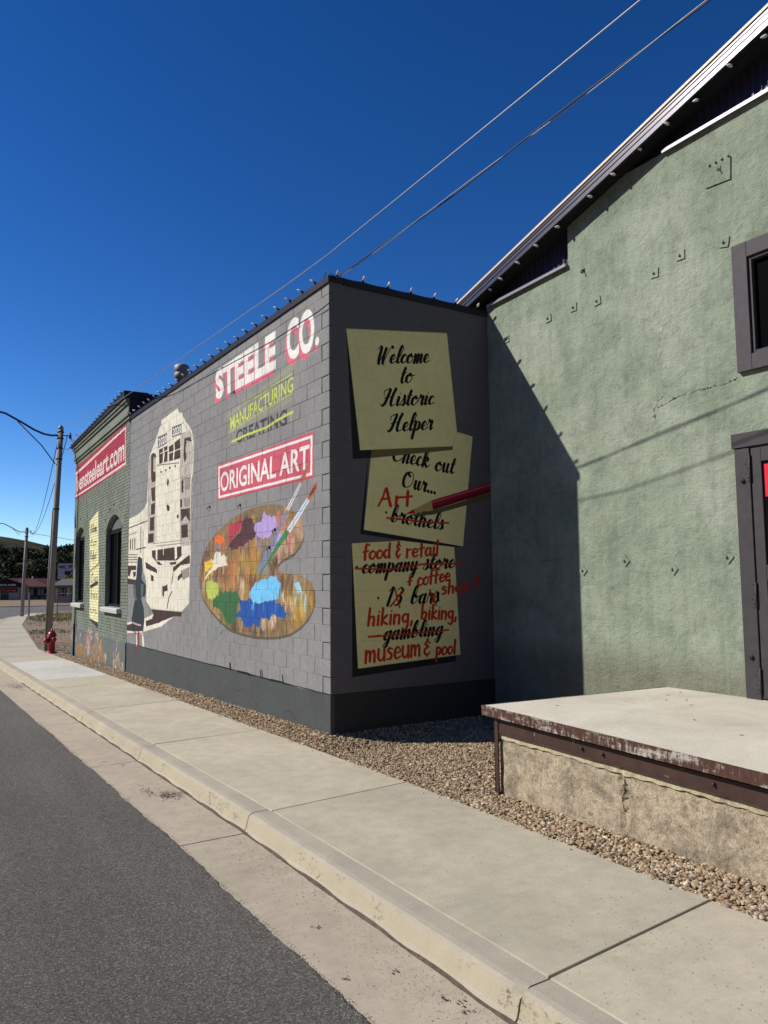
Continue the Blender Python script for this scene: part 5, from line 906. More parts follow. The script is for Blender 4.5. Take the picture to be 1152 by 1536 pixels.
def slab_mesh(name, xl, xr, y0, y1, off, th_, mat, parent, skew=0, nx=1, ny=1, bevel=.006, rough=0.0):
    g = .007; y0 += g; y1 -= g; top = []; 
    ysl = [y0, y1]+([-2.0] if y0 < -2 < y1 else []); ysl = sorted(ysl)
    mb = MB(); V = []
    for y in ysl:
        for z in (off-th_, off):
            V += [(xl(y), y-skew, zs(y)+z), (xr(y), y, zs(y)+z)]
    F = []
    for k in range(len(ysl)-1):
        a = k*4; b = a+4
        F += [(a+2, a+3, b+3, b+2), (a, b, b+1, a+1), (a, a+2, b+2, b), (a+1, b+1, b+3, a+3)]
    F += [(0, 1, 3, 2)]; e = (len(ysl)-1)*4; F += [(e, e+2, e+3, e+1)]
    mb.add(V, F)
    me = mb.mesh(name, mat); bm = bmesh.new(); bm.from_mesh(me)
    eds = [e_ for e_ in bm.edges if len(e_.link_faces) == 2 and e_.calc_face_angle(0) > .6 and any(f_.normal.z > .7 for f_ in e_.link_faces)]
    bmesh.ops.bevel(bm, geom=eds, offset=bevel, segments=2, affect='EDGES', profile=.5); bm.to_mesh(me); bm.free()
    return link(name, me, parent)
walk = tag(empty('sidewalk'), kind='structure'); curb = tag(empty('curb'), kind='structure'); gut = tag(empty('gutter'), kind='structure')
BACK = lambda y: -.248+curbx(y); FR = lambda y: -1.672+curbx(y); CT = -1.848; CBT = -1.905
sj = [-18.2, -14.95, -11.7, -8.43, -5.17, -1.96, 1.48, 4.9, 6.6, 8.3, 9.98, 12.6, 15.2, 17.0, 18.6, 20.2, 21.8, 23.4, 25, 26.8, 28.6, 30.4, 32.2, 34, 36, 38, 40, 42, 44, 47, 50, 53, 56, 59, 62, 65, 68, 72, 76]
for k in range(len(sj)-1):
    mat = M['concnew'] if 9.9 < sj[k] < 15 else (M['conc2'] if k % 3 == 1 else M['conc'])
    slab_mesh('slab', FR, BACK, sj[k], sj[k+1], random.uniform(-.002, .002), .11, mat, walk, skew=.12 if sj[k] < 0 else .1)
cj = [-18.3, -15.05, -11.8, -8.55, -5.30, -2.03, 1.25, 4.55, 7.75, 10.75, 13.9, 17.1, 20.3, 24, 28, 32, 36, 40, 44, 50, 56, 62, 69, 76]
def curb_piece(y0, y1, mat):
    g = .006; y0 += g; y1 -= g; n = max(2, int((y1-y0)/.06)) if y0 < 4 else 6; V = []; F = []
    pr = [(-1.682, -.16), (-1.682, -.002), (-1.80, -.003), (-1.835, -.008), (CT-.008, -.022), (CT-.016, -.045), (-1.885, -.12), (CBT-.01, -KERB-.004), (CBT-.03, -.20)]
    m_ = len(pr); r = [0]*m_
    for k in range(n+1):
        y = y0+(y1-y0)*k/n; r = [.6*v_+random.uniform(-.0010, .0010) for v_ in r]
        chip = (k in (0, n))*.012 if random.random() < .5 else 0
        for q, (x, z) in enumerate(pr): V.append((x+curbx(y)+(r[q] if 3 <= q <= 6 else 0)+(chip if q in (3, 4) else 0), y, zs(y)+z-(chip if q in (3, 4) else 0)+(r[q]*.6 if 3 <= q <= 6 else 0)))
    for k in range(n):
        for q in range(m_-1): F.append((k*m_+q, k*m_+q+1, (k+1)*m_+q+1, (k+1)*m_+q))
    F += [tuple(range(m_)), tuple(reversed([n*m_+q for q in range(m_)]))]
    mb = MB(); mb.add(V, F, False); me = mb.mesh('section', mat)
    return link('section', me, curb)
for k in range(len(cj)-1):
    curb_piece(cj[k], cj[k+1], M['curb'])
    slab_mesh('section', lambda y: -2.60+curbx(y), lambda y: CBT+.012+curbx(y), cj[k]-.03, cj[k+1]-.03, -KERB, .1, M['pan'], gut, skew=.0, bevel=.004)
strip('joint_bed', lambda y: -2.55+curbx(y), lambda y: -.27+curbx(y), ys_all[1:3]+[0, 20, 26, 32, 38, 44, 50, 56, 62, 68, 75, 76], -KERB-.03, M['jointdirt'])
strip('joint_fill', lambda y: -1.70+curbx(y), lambda y: -.27+curbx(y), ys_all[1:3]+[0, 20, 26, 32, 38, 44, 50, 56, 62, 68, 75, 76], -.022, M['jointdirt'])
# dirt line along the foot of the curb
gl = MB(); V = []; F = []; n = 420
for k in range(n+1):
    y = -9+20*k/n; w = .013+.002*math.sin(y*3.1)+.002*math.sin(y*11)+random.uniform(0, .006); V += [(CBT-w, y, zs(y)-KERB+.0015), (CBT+.006, y, zs(y)-KERB+.012+.004*math.sin(y*9))]
gl.add(V, [(2*i, 2*i+1, 2*i+3, 2*i+2) for i in range(n)]); tag(gl.build('gutter_dirt', simple('dark gutter dirt', (88, 78, 68), .95, 0, .3, 20, .5)), kind='stuff')

# ------------------------------------------------------------ GRAVEL
def gz(x, y):
    if y >= 0:
        zb_ = -.0195*y; f = min(1, max(0, (x+.25)/.25)); f = f*f*(3-2*f); return zs(y)*(1-f)+(zb_)*f-.006
    near = min(1, max(0, 1+y/.55))**1.5; zw = -.01*near*(1 if x > -.05 else max(0, 1-(abs(x+.05)/.2)))
    base = -.10-.02*min(1, max(0, (x+.25)/.3)); zz = base*(1-near)+(-.008)*near if x > 0 else base*(1-near*max(0, 1+x/.25))+(-.008)*near*max(0, 1+x/.25)
    return zz-.006
t = NT('river gravel').geo(); ri = t.n('ShaderNodeNewGeometry').outputs['Random Per Island']
c = t.ramp(ri, [(.0, lin((108, 94, 78))), (.16, lin((156, 132, 104))), (.34, lin((182, 158, 126))), (.5, lin((136, 108, 84))), (.66, lin((200, 184, 156))), (.8, lin((122, 113, 100))), (.9, lin((162, 130, 96))), (1.0, lin((220, 208, 184)))])
c = t.mix(1.0, c, t.ramp(t.noise(90, 4, .7), [(.3, .82), (.7, 1.1)]), 'MULTIPLY'); M['stone'] = t.out(c, .8, 0, .25)
M['gbed'] = simple('gravel bed', (116, 98, 76), .95, 0, .35, 60, .8)
gx = list(np.linspace(-.262, XG+.02, 60)); 
def bed(name, x0, x1, y0, y1, nx, ny):
    return strip(name, lambda y: x0, lambda y: x1, list(np.linspace(y0, y1, ny)), 0, M['gbed'], nx=nx, zf=lambda x, y: gz(x, y)-.012)
bed('gravel_bed', -.262, .04, 0, 17.6, 8, 60); bed('gravel_bed', -.262, XG+.03, -2.75, .03, 50, 50); bed('gravel_bed', -.262, DX+.12, -12, -2.75, 8, 20)
def stone_template(sub):
    bm = bmesh.new(); bmesh.ops.create_icosphere(bm, subdivisions=sub, radius=1.0); V = np.array([v.co[:] for v in bm.verts]); F = np.array([[v.index for v in f.verts] for f in bm.faces]); bm.free(); return V, F
def scatter_stones(name, pts, size, sub, label_kind='stuff', mat=None):
    tv, tf = stone_template(sub); n = len(pts); T = []
    for k in range(10):
        v = tv*(1+.22*rng.standard_normal((len(tv), 1)).clip(-1.2, 1.2)*(1 if sub == 1 else .6)); T.append(v)
    idx = rng.integers(0, 10, n); S = size*np.exp(rng.normal(0, .28, n)); ax = np.stack([S*rng.uniform(.75, 1.3, n), S*rng.uniform(.7, 1.1, n), S*rng.uniform(.45, .8, n)], 1)
    th = rng.uniform(0, 6.28, n); tl = rng.uniform(-.5, .5, n); V = np.stack(T)[idx]*ax[:, None, :]
    c_, s_ = np.cos(tl)[:, None], np.sin(tl)[:, None]; V = np.stack([V[..., 0]*c_-V[..., 2]*s_, V[..., 1], V[..., 0]*s_+V[..., 2]*c_], -1)
    c_, s_ = np.cos(th)[:, None], np.sin(th)[:, None]; V = np.stack([V[..., 0]*c_-V[..., 1]*s_, V[..., 0]*s_+V[..., 1]*c_, V[..., 2]], -1)
    V += np.asarray(pts)[:, None, :]; F = tf[None]+(np.arange(n)*len(tv))[:, None, None]
    o = link(name, raw_mesh(name, V.reshape(-1, 3), F.reshape(-1, 3), mat or M['stone'], sub > 1)); return tag(o, kind='stuff')
def pts_in(x0, x1, y0, y1, dens, lift=0.0, keep=None):
    n = int(abs((x1-x0)*(y1-y0))*dens); X = rng.uniform(x0, x1, n); Y = rng.uniform(y0, y1, n); o = []
    for x, y in zip(X, Y):
        if keep and not keep(x, y): continue
        o.append((x, y, gz(x, y)+rng.uniform(-.006, .006)+lift))
    return o
inb = lambda x, y: not (x > DX+.06 and y < -2.72) and x > -.262+.0
st_far = pts_in(-.262, -.004, 3, 17.3, 2600); st_mid = pts_in(-.262, -.004, 0, 3, 3200)+pts_in(-.262, XG, -2.72, .0, 2900, keep=lambda x, y: x < 2.5 and not (x > .4 and y < -2.3 and False))
scatter_stones('gravel', st_far, .0125, 1); scatter_stones('gravel', st_mid, .0118, 1)
scatter_stones('gravel', pts_in(-.262, DX+.07, -6.6, -2.72, 3000), .0128, 2)
# strays on the walk and pebbles at the dock leg
sw = []
for k in range(70): y = rng.uniform(-5, 10); x = -.262-abs(rng.normal(0, .05)); sw.append((x, y, zs(y)+.004))
scatter_stones('stray_gravel', sw, .008, 1)

# litter: leaves and crumbs in the gutter, on the walk and the dock
def litter(name, spots, mat, kind='stuff'):
    V = []; F = []
    for (x, y, z, s) in spots:
        a = rng.uniform(0, 6.28); t1 = rng.uniform(-.5, .5); L, Wd = s*rng.uniform(.7, 1.3), s*rng.uniform(.25, .5); b0 = len(V)
        for (p, q, r_) in ((-L, 0, .0), (0, -Wd, abs(t1)*s*.5), (L, 0, 0), (0, Wd, abs(t1)*s*.5)):
            V.append((x+p*math.cos(a)-q*math.sin(a), y+p*math.sin(a)+q*math.cos(a), z+.002+r_))
        F.append((b0, b0+1, b0+2, b0+3))
    return tag(link(name, raw_mesh(name, V, F, mat)), kind=kind)
M['leaf'] = simple('dead leaf', (74, 58, 38), .9, 0, .3, 30); M['crumb'] = simple('dark crumbs', (104, 90, 72), .95, 0, .4, 30)
sp = []
for cx_, cy_, n, sx, sy in ((-2.06, -.55, 150, .10, .16), (-2.1, 10.4, 300, .14, .7), (-2.2, -.25, 40, .06, .2)):
    for k in range(n): x = rng.normal(cx_, sx*.6); y = rng.normal(cy_, sy*.6); sp.append((x, y, zs(y)-KERB+abs(rng.normal(0, .008)), .014))
for x, y in ((-2.2, -3.9), (-2.1, -4.6), (-2.35, -4.5), (-2.05, -4.95), (-2.03, -5.1), (-2.0, -5.02), (-2.25, 1.4), (-2.1, 1.1)):
    for k in range(5): sp.append((x+rng.normal(0, .012), y+rng.normal(0, .012), zs(y)-KERB+.003, .012))
litter('leaf_litter', sp, M['leaf'])
sp = []
for k in range(5200):
    y = rng.uniform(-5.6, 4); dens = .5+.5*math.sin(y*2.1+.8); x = -1.93-abs(rng.normal(0, .17))
    if x > -2.44 and rng.random() < .35+dens*.65: sp.append((x, y, zs(y)-KERB, rng.uniform(.0025, .0055)))
litter('crumbs', sp, M['crumb'])
sp = [(rng.uniform(-1.6, -.3), rng.uniform(-6, 6), -.1, rng.uniform(.0025, .0055)) for k in range(1500)]; sp = [(x, y, zs(y), s) for x, y, _, s in sp]
litter('walk_crumbs', sp, M['crumb'])
V = []; sp = [(EDGE+rng.normal(0, .013), rng.uniform(-6, 5), 0, rng.uniform(.004, .010)) for k in range(1100)]; litter('edge_weeds', [(x, y, zs(y)-KERB+.012, s) for x, y, _, s in sp], simple('edge grit and moss', (58, 56, 40), .95, 0, .4, 30))
for i, (x, y) in enumerate(((2.05, -3.15), (1.82, -3.3), (1.95, -3.42), (1.75, -3.62), (2.3, -3.1), (1.2, -4.05), (.75, -2.95), (1.0, -4.6))):
    V = [(0, -.022, 0), (.006, -.008, .004), (.005, .012, .006), (0, .024, .002), (-.006, .012, .004), (-.006, -.008, .005)]; z = ftop(y)+(x-DX)/(XG-DX)*(rtop(y)-ftop(y))+.002
    lf_ = MB().add(V, [(0, 1, 2, 3, 4, 5)]).build('dead_leaf', M['leaf'], None, (x, y, z), (0, 0, 1.2+i*.9))
    tag(lf_, 'small curled brown leaf lying on the dock slab', 'leaf', 'dead leaves on the dock')
# ------------------------------------------------------------ FIRE HYDRANT
hy = empty('fire_hydrant', (-.16, 18.1, zs(18.1)), math.radians(-78), 'red fire hydrant at the back edge of the sidewalk in front of the utility pole', 'fire hydrant')
M['red'] = simple('hydrant red enamel', (142, 16, 34), .35, 0, .12, 14, .1, .5)
MB().lathe([(.17, -.02), (.17, .022), (.115, .03), (.105, .05), (.105, .50), (.118, .505), (.15, .51), (.15, .54), (.12, .545)], n=20).build('barrel', M['red'], hy)
MB().lathe([(.135, .545), (.135, .56), (.118, .60), (.09, .645), (.05, .675), (.03, .685)], n=20).build('bonnet', M['red'], hy)
MB().lathe([(.036, .68), (.036, .70), (.026, .705), (.026, .745), (.01, .75)], n=6).build('operating_nut', M['red'], hy)
for nm, ax, s, r in (('side_nozzle', 'x', -1, .058), ('side_nozzle', 'x', 1, .058), ('pumper_nozzle', 'y', -1, .075)):
    mb = MB(); z = .42
    mb.lathe([(r, 0), (r, s*.15), (r*1.15, s*.152), (r*1.2, s*.175), (r*1.2, s*.215), (r*.8, s*.235), (r*.35, s*.24), (r*.35, s*.27)], (0, 0, 0) if ax != 'y' else (0, 0, 0), ax, 14)
    if ax == 'y': mb.v = [(v[0], v[1], v[2]) for v in mb.v]
    mb.v = [(v[0], v[1], v[2]+z-(0.04 if ax == 'y' else 0)) for v in mb.v]; mb.build(nm, M['red'], hy)
MB().tube([(-.19, -.05, .37), (-.2, -.09, .30), (-.13, -.13, .27), (-.03, -.17, .33)], .007, 6).build('cap_chain', M['galv'], hy)
b_ = MB()
for k in range(8): t_ = k*math.pi/4; b_.lathe([(.012, .02), (.012, .04)], (.145*math.cos(t_), .145*math.sin(t_), 0), 'z', 6); b_.lathe([(.010, .50), (.010, .56)], (.135*math.cos(t_), .135*math.sin(t_), 0), 'z', 6)
b_.build('flange_bolts', M['red'], hy)

# ------------------------------------------------------------ UTILITY POLES, LAMP ARMS, WIRES
t = NT('weathered pole wood').geo(); a = t.noise(3, 6, .7, t.scaled((14, 14, .7))); c = t.ramp(a, [(.3, lin((128, 122, 115))), (.7, lin((166, 160, 152)))]); t.bump(a, .5, .01); M['pole'] = t.out(c, .85, 0, .15)
M['armm'] = simple('weathered lamp arm metal', (70, 78, 92), .5, .4, .1)
def util_pole(base, top, r0, r1, label, arm, brace, yy, hz):
    o = empty('utility_pole', base, 0, label, 'utility pole', 'utility poles along the street'); bx_ = Vector(base); tp = Vector(top)-bx_
    MB().tube([(0, 0, -.1), tp*.5, tp], [r0, (r0+r1)/2, r1], 14).build('pole', M['pole'], o)
    MB().lathe([(r1*1.05, -.02), (r1*1.02, .05), (r1*.6, .11), (.01, .13)], tuple(tp), n=12).build('pole_cap', M['galv'], o)
    bd = MB()
    for f_ in (.985, .955, .91, .86, .63): p = tp*f_; bd.lathe([(r0*1.06, -.02), (r0*1.06, .02)], tuple(p), n=14)
    bd.build('band', M['black'], o)
    P = [Vector((x, yy, z))-bx_ for x, z in arm]; l_ = P[-1]; P += [l_+Vector((-.9, 0, .05)), l_+Vector((-1.5, 0, .03))]
    am = MB().tube(P, .035, 10).build('lamp_arm', M['armm'], o)
    hd = MB(); q = P[-1]; hd.prism([(q.x+.15, q.z-.03), (q.x+.1, q.z+.07), (q.x-.35, q.z+.09), (q.x-.55, q.z+.02), (q.x-.5, q.z-.05)], 'y', q.y-.13, q.y+.13); hd.build('lamp_head', M['galv'], am, bevel=.01)
    MB().tube([Vector((x, yy, z))-bx_ for x, z in brace], .018, 8).build('brace', M['armm'], o)
    ins = MB(); ins.tube([tp+Vector((0, 0, -.22)), tp+Vector((.32, -.05, -.22))], .018, 6); ins.lathe([(.03, -.32), (.05, -.28), (.03, -.26), (.05, -.22), (.03, -.20), (.045, -.16), (.02, -.12)], (tp.x+.30, tp.y-.05, tp.z), n=10); ins.build('insulator', M['black'], o)
    lw = MB(); lw.tube([tp+Vector((.3, -.05, -.3)), tp+Vector((.62, -.1, -.55)), tp+Vector((.75, -.1, -.35)), tp+Vector((.45, -.05, -.15))], .008, 5); lw.tube([tp+Vector((.3, -.05, -.3)), tp+Vector((.5, -.1, -.65)), tp+Vector((.15, -.1, -.7))], .008, 5); lw.build('loop_wire', M['black'], o)
    return o
z1 = zs(19.6)
util_pole((-.04, 19.55, z1), (.19, 19.6, 7.0), .105, .088, 'nearer weathered wooden pole with a long curved lamp arm, behind the red hydrant', D['arm'], D['brace'], 19.58, 7)
cdp = MB().tube([(-.14, 19.47, z1), (-.09, 19.48, 2.0), (-.02, 19.49, 4.2)], .022, 8).build('pole_conduit', M['galv'], None)
for o_ in bpy.data.objects:
    if o_.name == 'utility_pole': cdp.parent = o_; cdp.location = (.04, -19.55, -z1)
z2 = zs(65)
util_pole((4.95, 65, z2), (5.15, 65, 6.45), .15, .12, 'farther wooden pole with lamp arm, left of the near pole where the street bends', D['arm2'], D['brace2'], 65, 6.4)
ps = MB().box(-.06, .06, -.05, .05, -.1, 2.0).build('metal_post', M['galv'], None, (5.25, 63.2, zs(63))); tag(ps, 'short plain metal post just right of the farther utility pole', 'post')
M['wirel'] = simple('pale aluminium wire', (150, 150, 156), .5, .4, .05); M['wired'] = simple('dark insulated cable', (44, 44, 54), .55)
def extend(P, n, step):
    P = [Vector(p) for p in P]; d = (P[0]-P[1]).normalized()
    for k in range(n): P.insert(0, P[0]+d*step); d = (d+Vector((0, 0, .02))).normalized()
    return P
w1p = extend(D['wire1'], 8, 3.0); w2p = extend(D['wire2'], 8, 3.0)
tag(MB().tube(w1p, .0068, 6).build('overhead_wire', M['wirel']), 'pale overhead wire crossing the sky down to the near utility pole', 'wire', None)
def dens(P, step=.06):
    o = []
    for a, b in zip(P, P[1:]):
        n = max(1, int((b-a).length/step))
        for k in range(n): o.append(a+(b-a)*k/n)
    return o+[P[-1]]
dp_ = dens(w2p, .08); V1 = []; V2 = []
for i, p in enumerate(dp_): t_ = i*.17; V1.append(p+Vector((math.cos(t_), 0, math.sin(t_)))*.009); V2.append(p-Vector((math.cos(t_), 0, math.sin(t_)))*.009)
sc_ = MB().tube(V1, .0072, 6).build('service_cable', M['wired']); tag(sc_, 'twisted dark and pale service cable running to the top corner of the block building', 'cable'); MB().tube(V2, .0042, 6).build('neutral_strand', M['wirel'], sc_)
e = Vector(D['wire2'][-1]); MB().tube([e, e+Vector((-.10, .10, .10)), e+Vector((-.02, .35, .06)), Vector((.05, .3, 5.56))], .006, 6).build('service_loop', M['wired'], sc_)
def sag(a, b, s_, n=14): a, b = Vector(a), Vector(b); return [a+(b-a)*k/n-Vector((0, 0, s_*4*(k/n)*(1-k/n))) for k in range(n+1)]
tag(MB().tube(sag((.02, 9.2, 5.64), (.28, 19.5, 6.78), .12), .007, 6).build('overhead_wire', M['wirel']), 'short wire from the far end of the mural roof to the near pole', 'wire')
for dz, lb in ((0, 'upper sagging wire between the two utility poles'), (-.5, 'lower sagging wire between the two utility poles')):
    tag(MB().tube(sag((.4+dz*.6, 19.6, 6.75+dz*.4), (5.5, 65, 6.15+dz*.4), 1.1+dz*.4), .013, 5).build('overhead_wire', M['wired']), lb, 'wire', 'wires between the poles')
tag(MB().tube(sag((5.3, 65, 6.1), (60, 95, 4.4), 1.2), .018, 5).build('overhead_wire', M['wired']), 'faint distant wire leaving the farther pole to the right', 'wire')

# ------------------------------------------------------------ FAR BUILDINGS (local x = to the right, y = away)
F_ = Vector((.533, .842, 0)).normalized(); Rt = Vector((F_.y, -F_.x, 0)); FA = math.atan2(Rt.y, Rt.x); OC = Vector((CAM_LOC[0], CAM_LOC[1], 0))
def fpos(s, d): p = OC+F_*d+Rt*s; return p
M['wpaint'] = simple('pale wall paint', (142, 138, 142), .8); M['gpaint'] = simple('blue grey wall', (104, 110, 122), .8); M['redroof'] = simple('dull red metal roof', (82, 38, 40), .8); M['gableb'] = simple('black gable board', (30, 22, 24), .7); M['greyroof'] = simple('grey shingle roof', (92, 92, 90), .85); M['darkdoor'] = simple('dark olive door', (44, 46, 36), .7)
M['letter'] = simple('off white letters', (214, 208, 196), .6, 0, .02); M['pinkl'] = simple('pink sign face', (206, 96, 110), .6, 0, .05); M['redb'] = simple('dark red board', (70, 22, 32), .6); M['boardw'] = simple('white billboard face', (186, 184, 184), .7, 0, .06); M['yell'] = simple('yellow letters', (212, 196, 40), .6); M['inkp'] = simple('black sign paint', (20, 20, 20), .7)
def letters(txt, parent, name, mat, x0, x1, z0, z1, y, bold=.02):
    Vv, T = font_tris(txt, bold); lo, hi = Vv.min(0), Vv.max(0); u = (Vv-lo)/(hi-lo); mb = MB(); n = len(u)
    F = [(x0+a*(x1-x0), y, z0+b*(z1-z0)) for a, b in u]; K = [(p[0], y+.04, p[2]) for p in F]
    mb.add(F+K, [tuple(t) for t in T]+[(t[0]+n, t[2]+n, t[1]+n) for t in T]); return mb.build(name, mat, parent)
p = fpos(-67.2, 138); st = empty('gas_station', (p.x, p.y, -1.255), FA, 'low service station with black gable sign and dull red roof across the far road', 'building')
H0 = 2.30
MB().prism([(-3.9, 0), (3.9, 0), (3.9, H0), (0, 3.68), (-3.9, H0)], 'y', 0, 14).build('wall', M['wpaint'], st)
sg_ = MB().prism([(-4.3, H0-.12), (4.3, H0-.12), (4.3, H0+.02), (0, 3.78), (-4.3, H0+.02)], 'y', -.45, -.12).build('gable_sign', M['gableb'], st)
letters('SINCLAIR', sg_, 'lettering', M['letter'], -2.35, 1.8, H0+.16, H0+.48, -.50, .05)
sb = MB().box(-3.2, 1.75, -.08, -.01, 1.28, 1.98).build('sign_board', M['redb'], st); letters('FIRESTONE', sb, 'lettering', M['pinkl'], -3.0, 1.55, 1.45, 1.8, -.13)
rf = MB(); rf.add([(-4.3, -.4, H0), (0, -.4, 3.82), (0, 14.3, 3.82), (-4.3, 14.3, H0)], [(0, 1, 2, 3)]); rf.add([(4.3, -.4, H0), (0, -.4, 3.82), (0, 14.3, 3.82), (4.3, 14.3, H0)], [(0, 3, 2, 1)])
rf.add([(1.2, 1.0, 3.6), (4.0, 1.2, 3.74), (7.6, -.6, 2.32), (3.4, -.6, 2.30), (4.0, 9, 3.74), (7.6, 10, 2.32)], [(0, 3, 2, 1), (1, 2, 5, 4)]); rf.build('roof', M['redroof'], st)
MB().box(3.9, 7.2, .2, 9, 0, 2.3).build('wing_wall', M['gpaint'], st)
for k in range(5): w0 = 4.05+k*.62; f_ = MB().box(w0, w0+.56, .12, .19, .45 if k % 2 else .1, 1.95).build('window', M['blk_alu'], st); MB().box(w0+.05, w0+.51, .10, .115, .75, 1.88).build('pane', M['gpaint'] if k % 3 != 1 else M['pane'], f_)
f_ = MB().box(-1.2, .2, -.05, .02, .0, 1.2).build('garage_door', M['darkdoor'], st); f_ = MB().box(2.1, 3.4, -.05, .02, .0, 1.8).build('door', M['gpaint'], st)
MB().tube([(2.6, 4, 3.2), (2.6, 4, 4.1)], .14, 8).build('flue', M['galv'], st)
p = fpos(-48.2, 116); b2_ = empty('far_building', (p.x, p.y, -1.255), FA, 'pale low building with grey roof and cluttered windows right of the red roofed station', 'building')
MB().box(-1.35, 6, 0, 8, -.3, 2.45).build('wall', M['wpaint'], b2_)
rf = MB(); rf.prism([(-.5, 2.42), (8.6, 2.42), (8.2, 2.56), (4, 3.5), (-.1, 2.56)], 'x', -1.8, 6.5)
rf.add([(-1.8, -.5, 2.55), (6.5, -.5, 2.55), (6.5, 4, 3.55), (-.9, 4, 3.55)], [(0, 1, 2, 3)]); rf.build('roof', M['greyroof'], b2_)
for x0 in (-1.1, -.55, .05, .6):
    f_ = MB().box(x0, x0+.48, -.06, .0, .95, 2.15).build('window', M['blk_alu'], b2_); MB().box(x0+.05, x0+.43, -.08, -.065, 1.0, 2.1).build('pane', M['letter'] if x0 in (-1.1, .6) else M['pane'], f_)
    g_ = MB()
    for q in range(5): g_.box(x0+random.uniform(.05, .3), x0+random.uniform(.3, .43), -.10, -.085, 1.05+q*.2, 1.05+q*.2+.09)
    g_.build('poster', M['inkp'] if x0 in (-1.1, .6) else M['letter'], f_)
MB().box(1.35, 1.95, -.05, .01, .0, 2.1).build('door', M['darkdoor'], b2_)
p = fpos(-50.0, 122); bl = empty('billboard', (p.x, p.y, -1.255), FA, 'white painted billboard with arched black letters and a yellow strip above the grey roof', 'billboard')
pn = MB().box(-1.55, 1.55, -.05, .05, 3.5, 6.0).build('panel', M['boardw'], bl)
MB().box(1.56, 1.76, -.08, .25, 3.3, 6.3).build('side_post', M['gableb'], bl); MB().box(-1.6, 1.56, -.10, .1, 6.01, 6.12).build('top_rail', M['gableb'], bl)
ps = MB(); ps.box(-1.2, -1.05, 0.06, .2, 0, 6.0); ps.box(1.0, 1.15, .06, .2, 0, 6.0); ps.build('post', M['pole'], bl)
letters('PETE', pn, 'lettering', M['inkp'], .15, 1.3, 5.25, 5.65, -.10); letters('WEST', pn, 'lettering', M['inkp'], -1.4, -.35, 5.2, 5.6, -.10)
em = MB()
for k in range(26): x = rng.normal(0, .35); z = 4.5+rng.normal(0, .25); s_ = rng.uniform(.06, .16); em.box(x-s_, x+s_, -.10, -.06, z-s_*.6, z+s_*.6)
em.build('painted_figure', M['inkp'], pn); MB().box(-.4, 1.2, -.09, -.055, 3.62, 3.98).build('yellow_strip', M['yell'], pn); letters('PIT STOP', pn, 'lettering', M['inkp'], -.3, 1.1, 3.7, 3.9, -.12)
# chain-link fences
M['fencem'] = simple('dull fence steel', (84, 82, 80), .7, .2)
def chain_fence(label, a, b, h, npost, cell=.16):
    a, b = Vector(a), Vector(b); o = empty('chain_link_fence', a, 0, label, 'fence', 'chain link fences'); d = b-a; L = d.length; u = d/L
    for k in range(npost+1): q = d*k/npost; MB().tube([q+Vector((0, 0, -.1)), q+Vector((0, 0, h+.05))], .035, 8).build('post', M['fencem'], o)
    MB().tube([Vector((0, 0, h)), d+Vector((0, 0, h))], .025, 6).build('top_rail', M['fencem'], o)
    mb = MB(); n = int((L+h)/cell); r = .006
    for k in range(n):
        for sgn in (1, -1):
            s0 = k*cell-h if sgn > 0 else k*cell
            pts = []
            for sx, zz in ((s0, 0), (s0+sgn*h, h)): pts.append((sx, zz))
            (xa, za), (xb, zb3) = pts
            def cl(x): return min(max(x, 0), L)
            if xa != xb:
                xa2, xb2 = cl(xa), cl(xb); za2 = za+(zb3-za)*(xa2-xa)/(xb-xa); zb4 = za+(zb3-za)*(xb2-xa)/(xb-xa)
                if abs(xa2-xb2) < .01: continue
                A_, B_ = u*xa2+Vector((0, 0, za2)), u*xb2+Vector((0, 0, zb4)); mb.add([A_-Vector((0, 0, r)), B_-Vector((0, 0, r)), B_+Vector((0, 0, r)), A_+Vector((0, 0, r))], [(0, 1, 2, 3)])
    if mb.v: tag(mb.build('chain_mesh', M['fencem'], o), kind='stuff')
p = fpos(-74, 127); q_ = fpos(-53, 127); chain_fence('long low chain link fence in front of the service station', (p.x, p.y, -1.25), (q_.x, q_.y, -1.25), 1.15, 8, .3)
chain_fence('tall chain link fence behind the weeds beside the brick building', (8.6, 70, zs(70)), (24, 66, zs(70)), 1.9, 5)
# ------------------------------------------------------------ HILL, TREES, WEEDS
t = NT('scrubby hillside').geo(); a = t.noise(.05, 6, .7); b_ = t.noise(.35, 6, .75); c = t.ramp(t.mix(.5, a, b_), [(.35, lin((38, 44, 28))), (.5, lin((62, 62, 42))), (.66, lin((96, 84, 66)))]); t.bump(b_, .8, 1.2); M['hill'] = t.out(c, .95, 0, .05)
rs = [(-420, 30), (-300, 30), (-220, 26), (-170, 22), (-140, 19.0), (-135, 17.9), (-131, 17.3), (-126, 15.6), (-121, 13.6), (-116, 12.6), (-113, 12.3), (-105, 13), (-90, 15), (-60, 18), (-20, 16), (60, 22), (160, 26), (300, 20)]
def hill_h(s, d):
    r = float(np.interp(s, [q[0] for q in rs], [q[1] for q in rs])); f = 1-abs(d-280)/110 if d <= 280 else 1-(d-280)/260
    f = max(0, min(1, f)); f = f*f*(3-2*f) if d < 280 else f; n = 1.0*math.sin(s*.11+d*.05)+.7*math.sin(s*.23-d*.13)+.5*math.sin(s*.37+d*.31)
    return -1.6+(r+1.6)*f+n*f*(1-f)*3.0
V = []; F = []; ns, nd = 180, 34
for j in range(nd+1):
    d = 168+(560-168)*j/nd
    for i in range(ns+1): s = -430+730*i/ns; q = fpos(s, d); V.append((q.x, q.y, hill_h(s, d)))
for j in range(nd):
    for i in range(ns): a = j*(ns+1)+i; F.append((a, a+1, a+ns+2, a+ns+1))
tag(MB().add(V, F, True).build('hill', M['hill']), kind='structure')
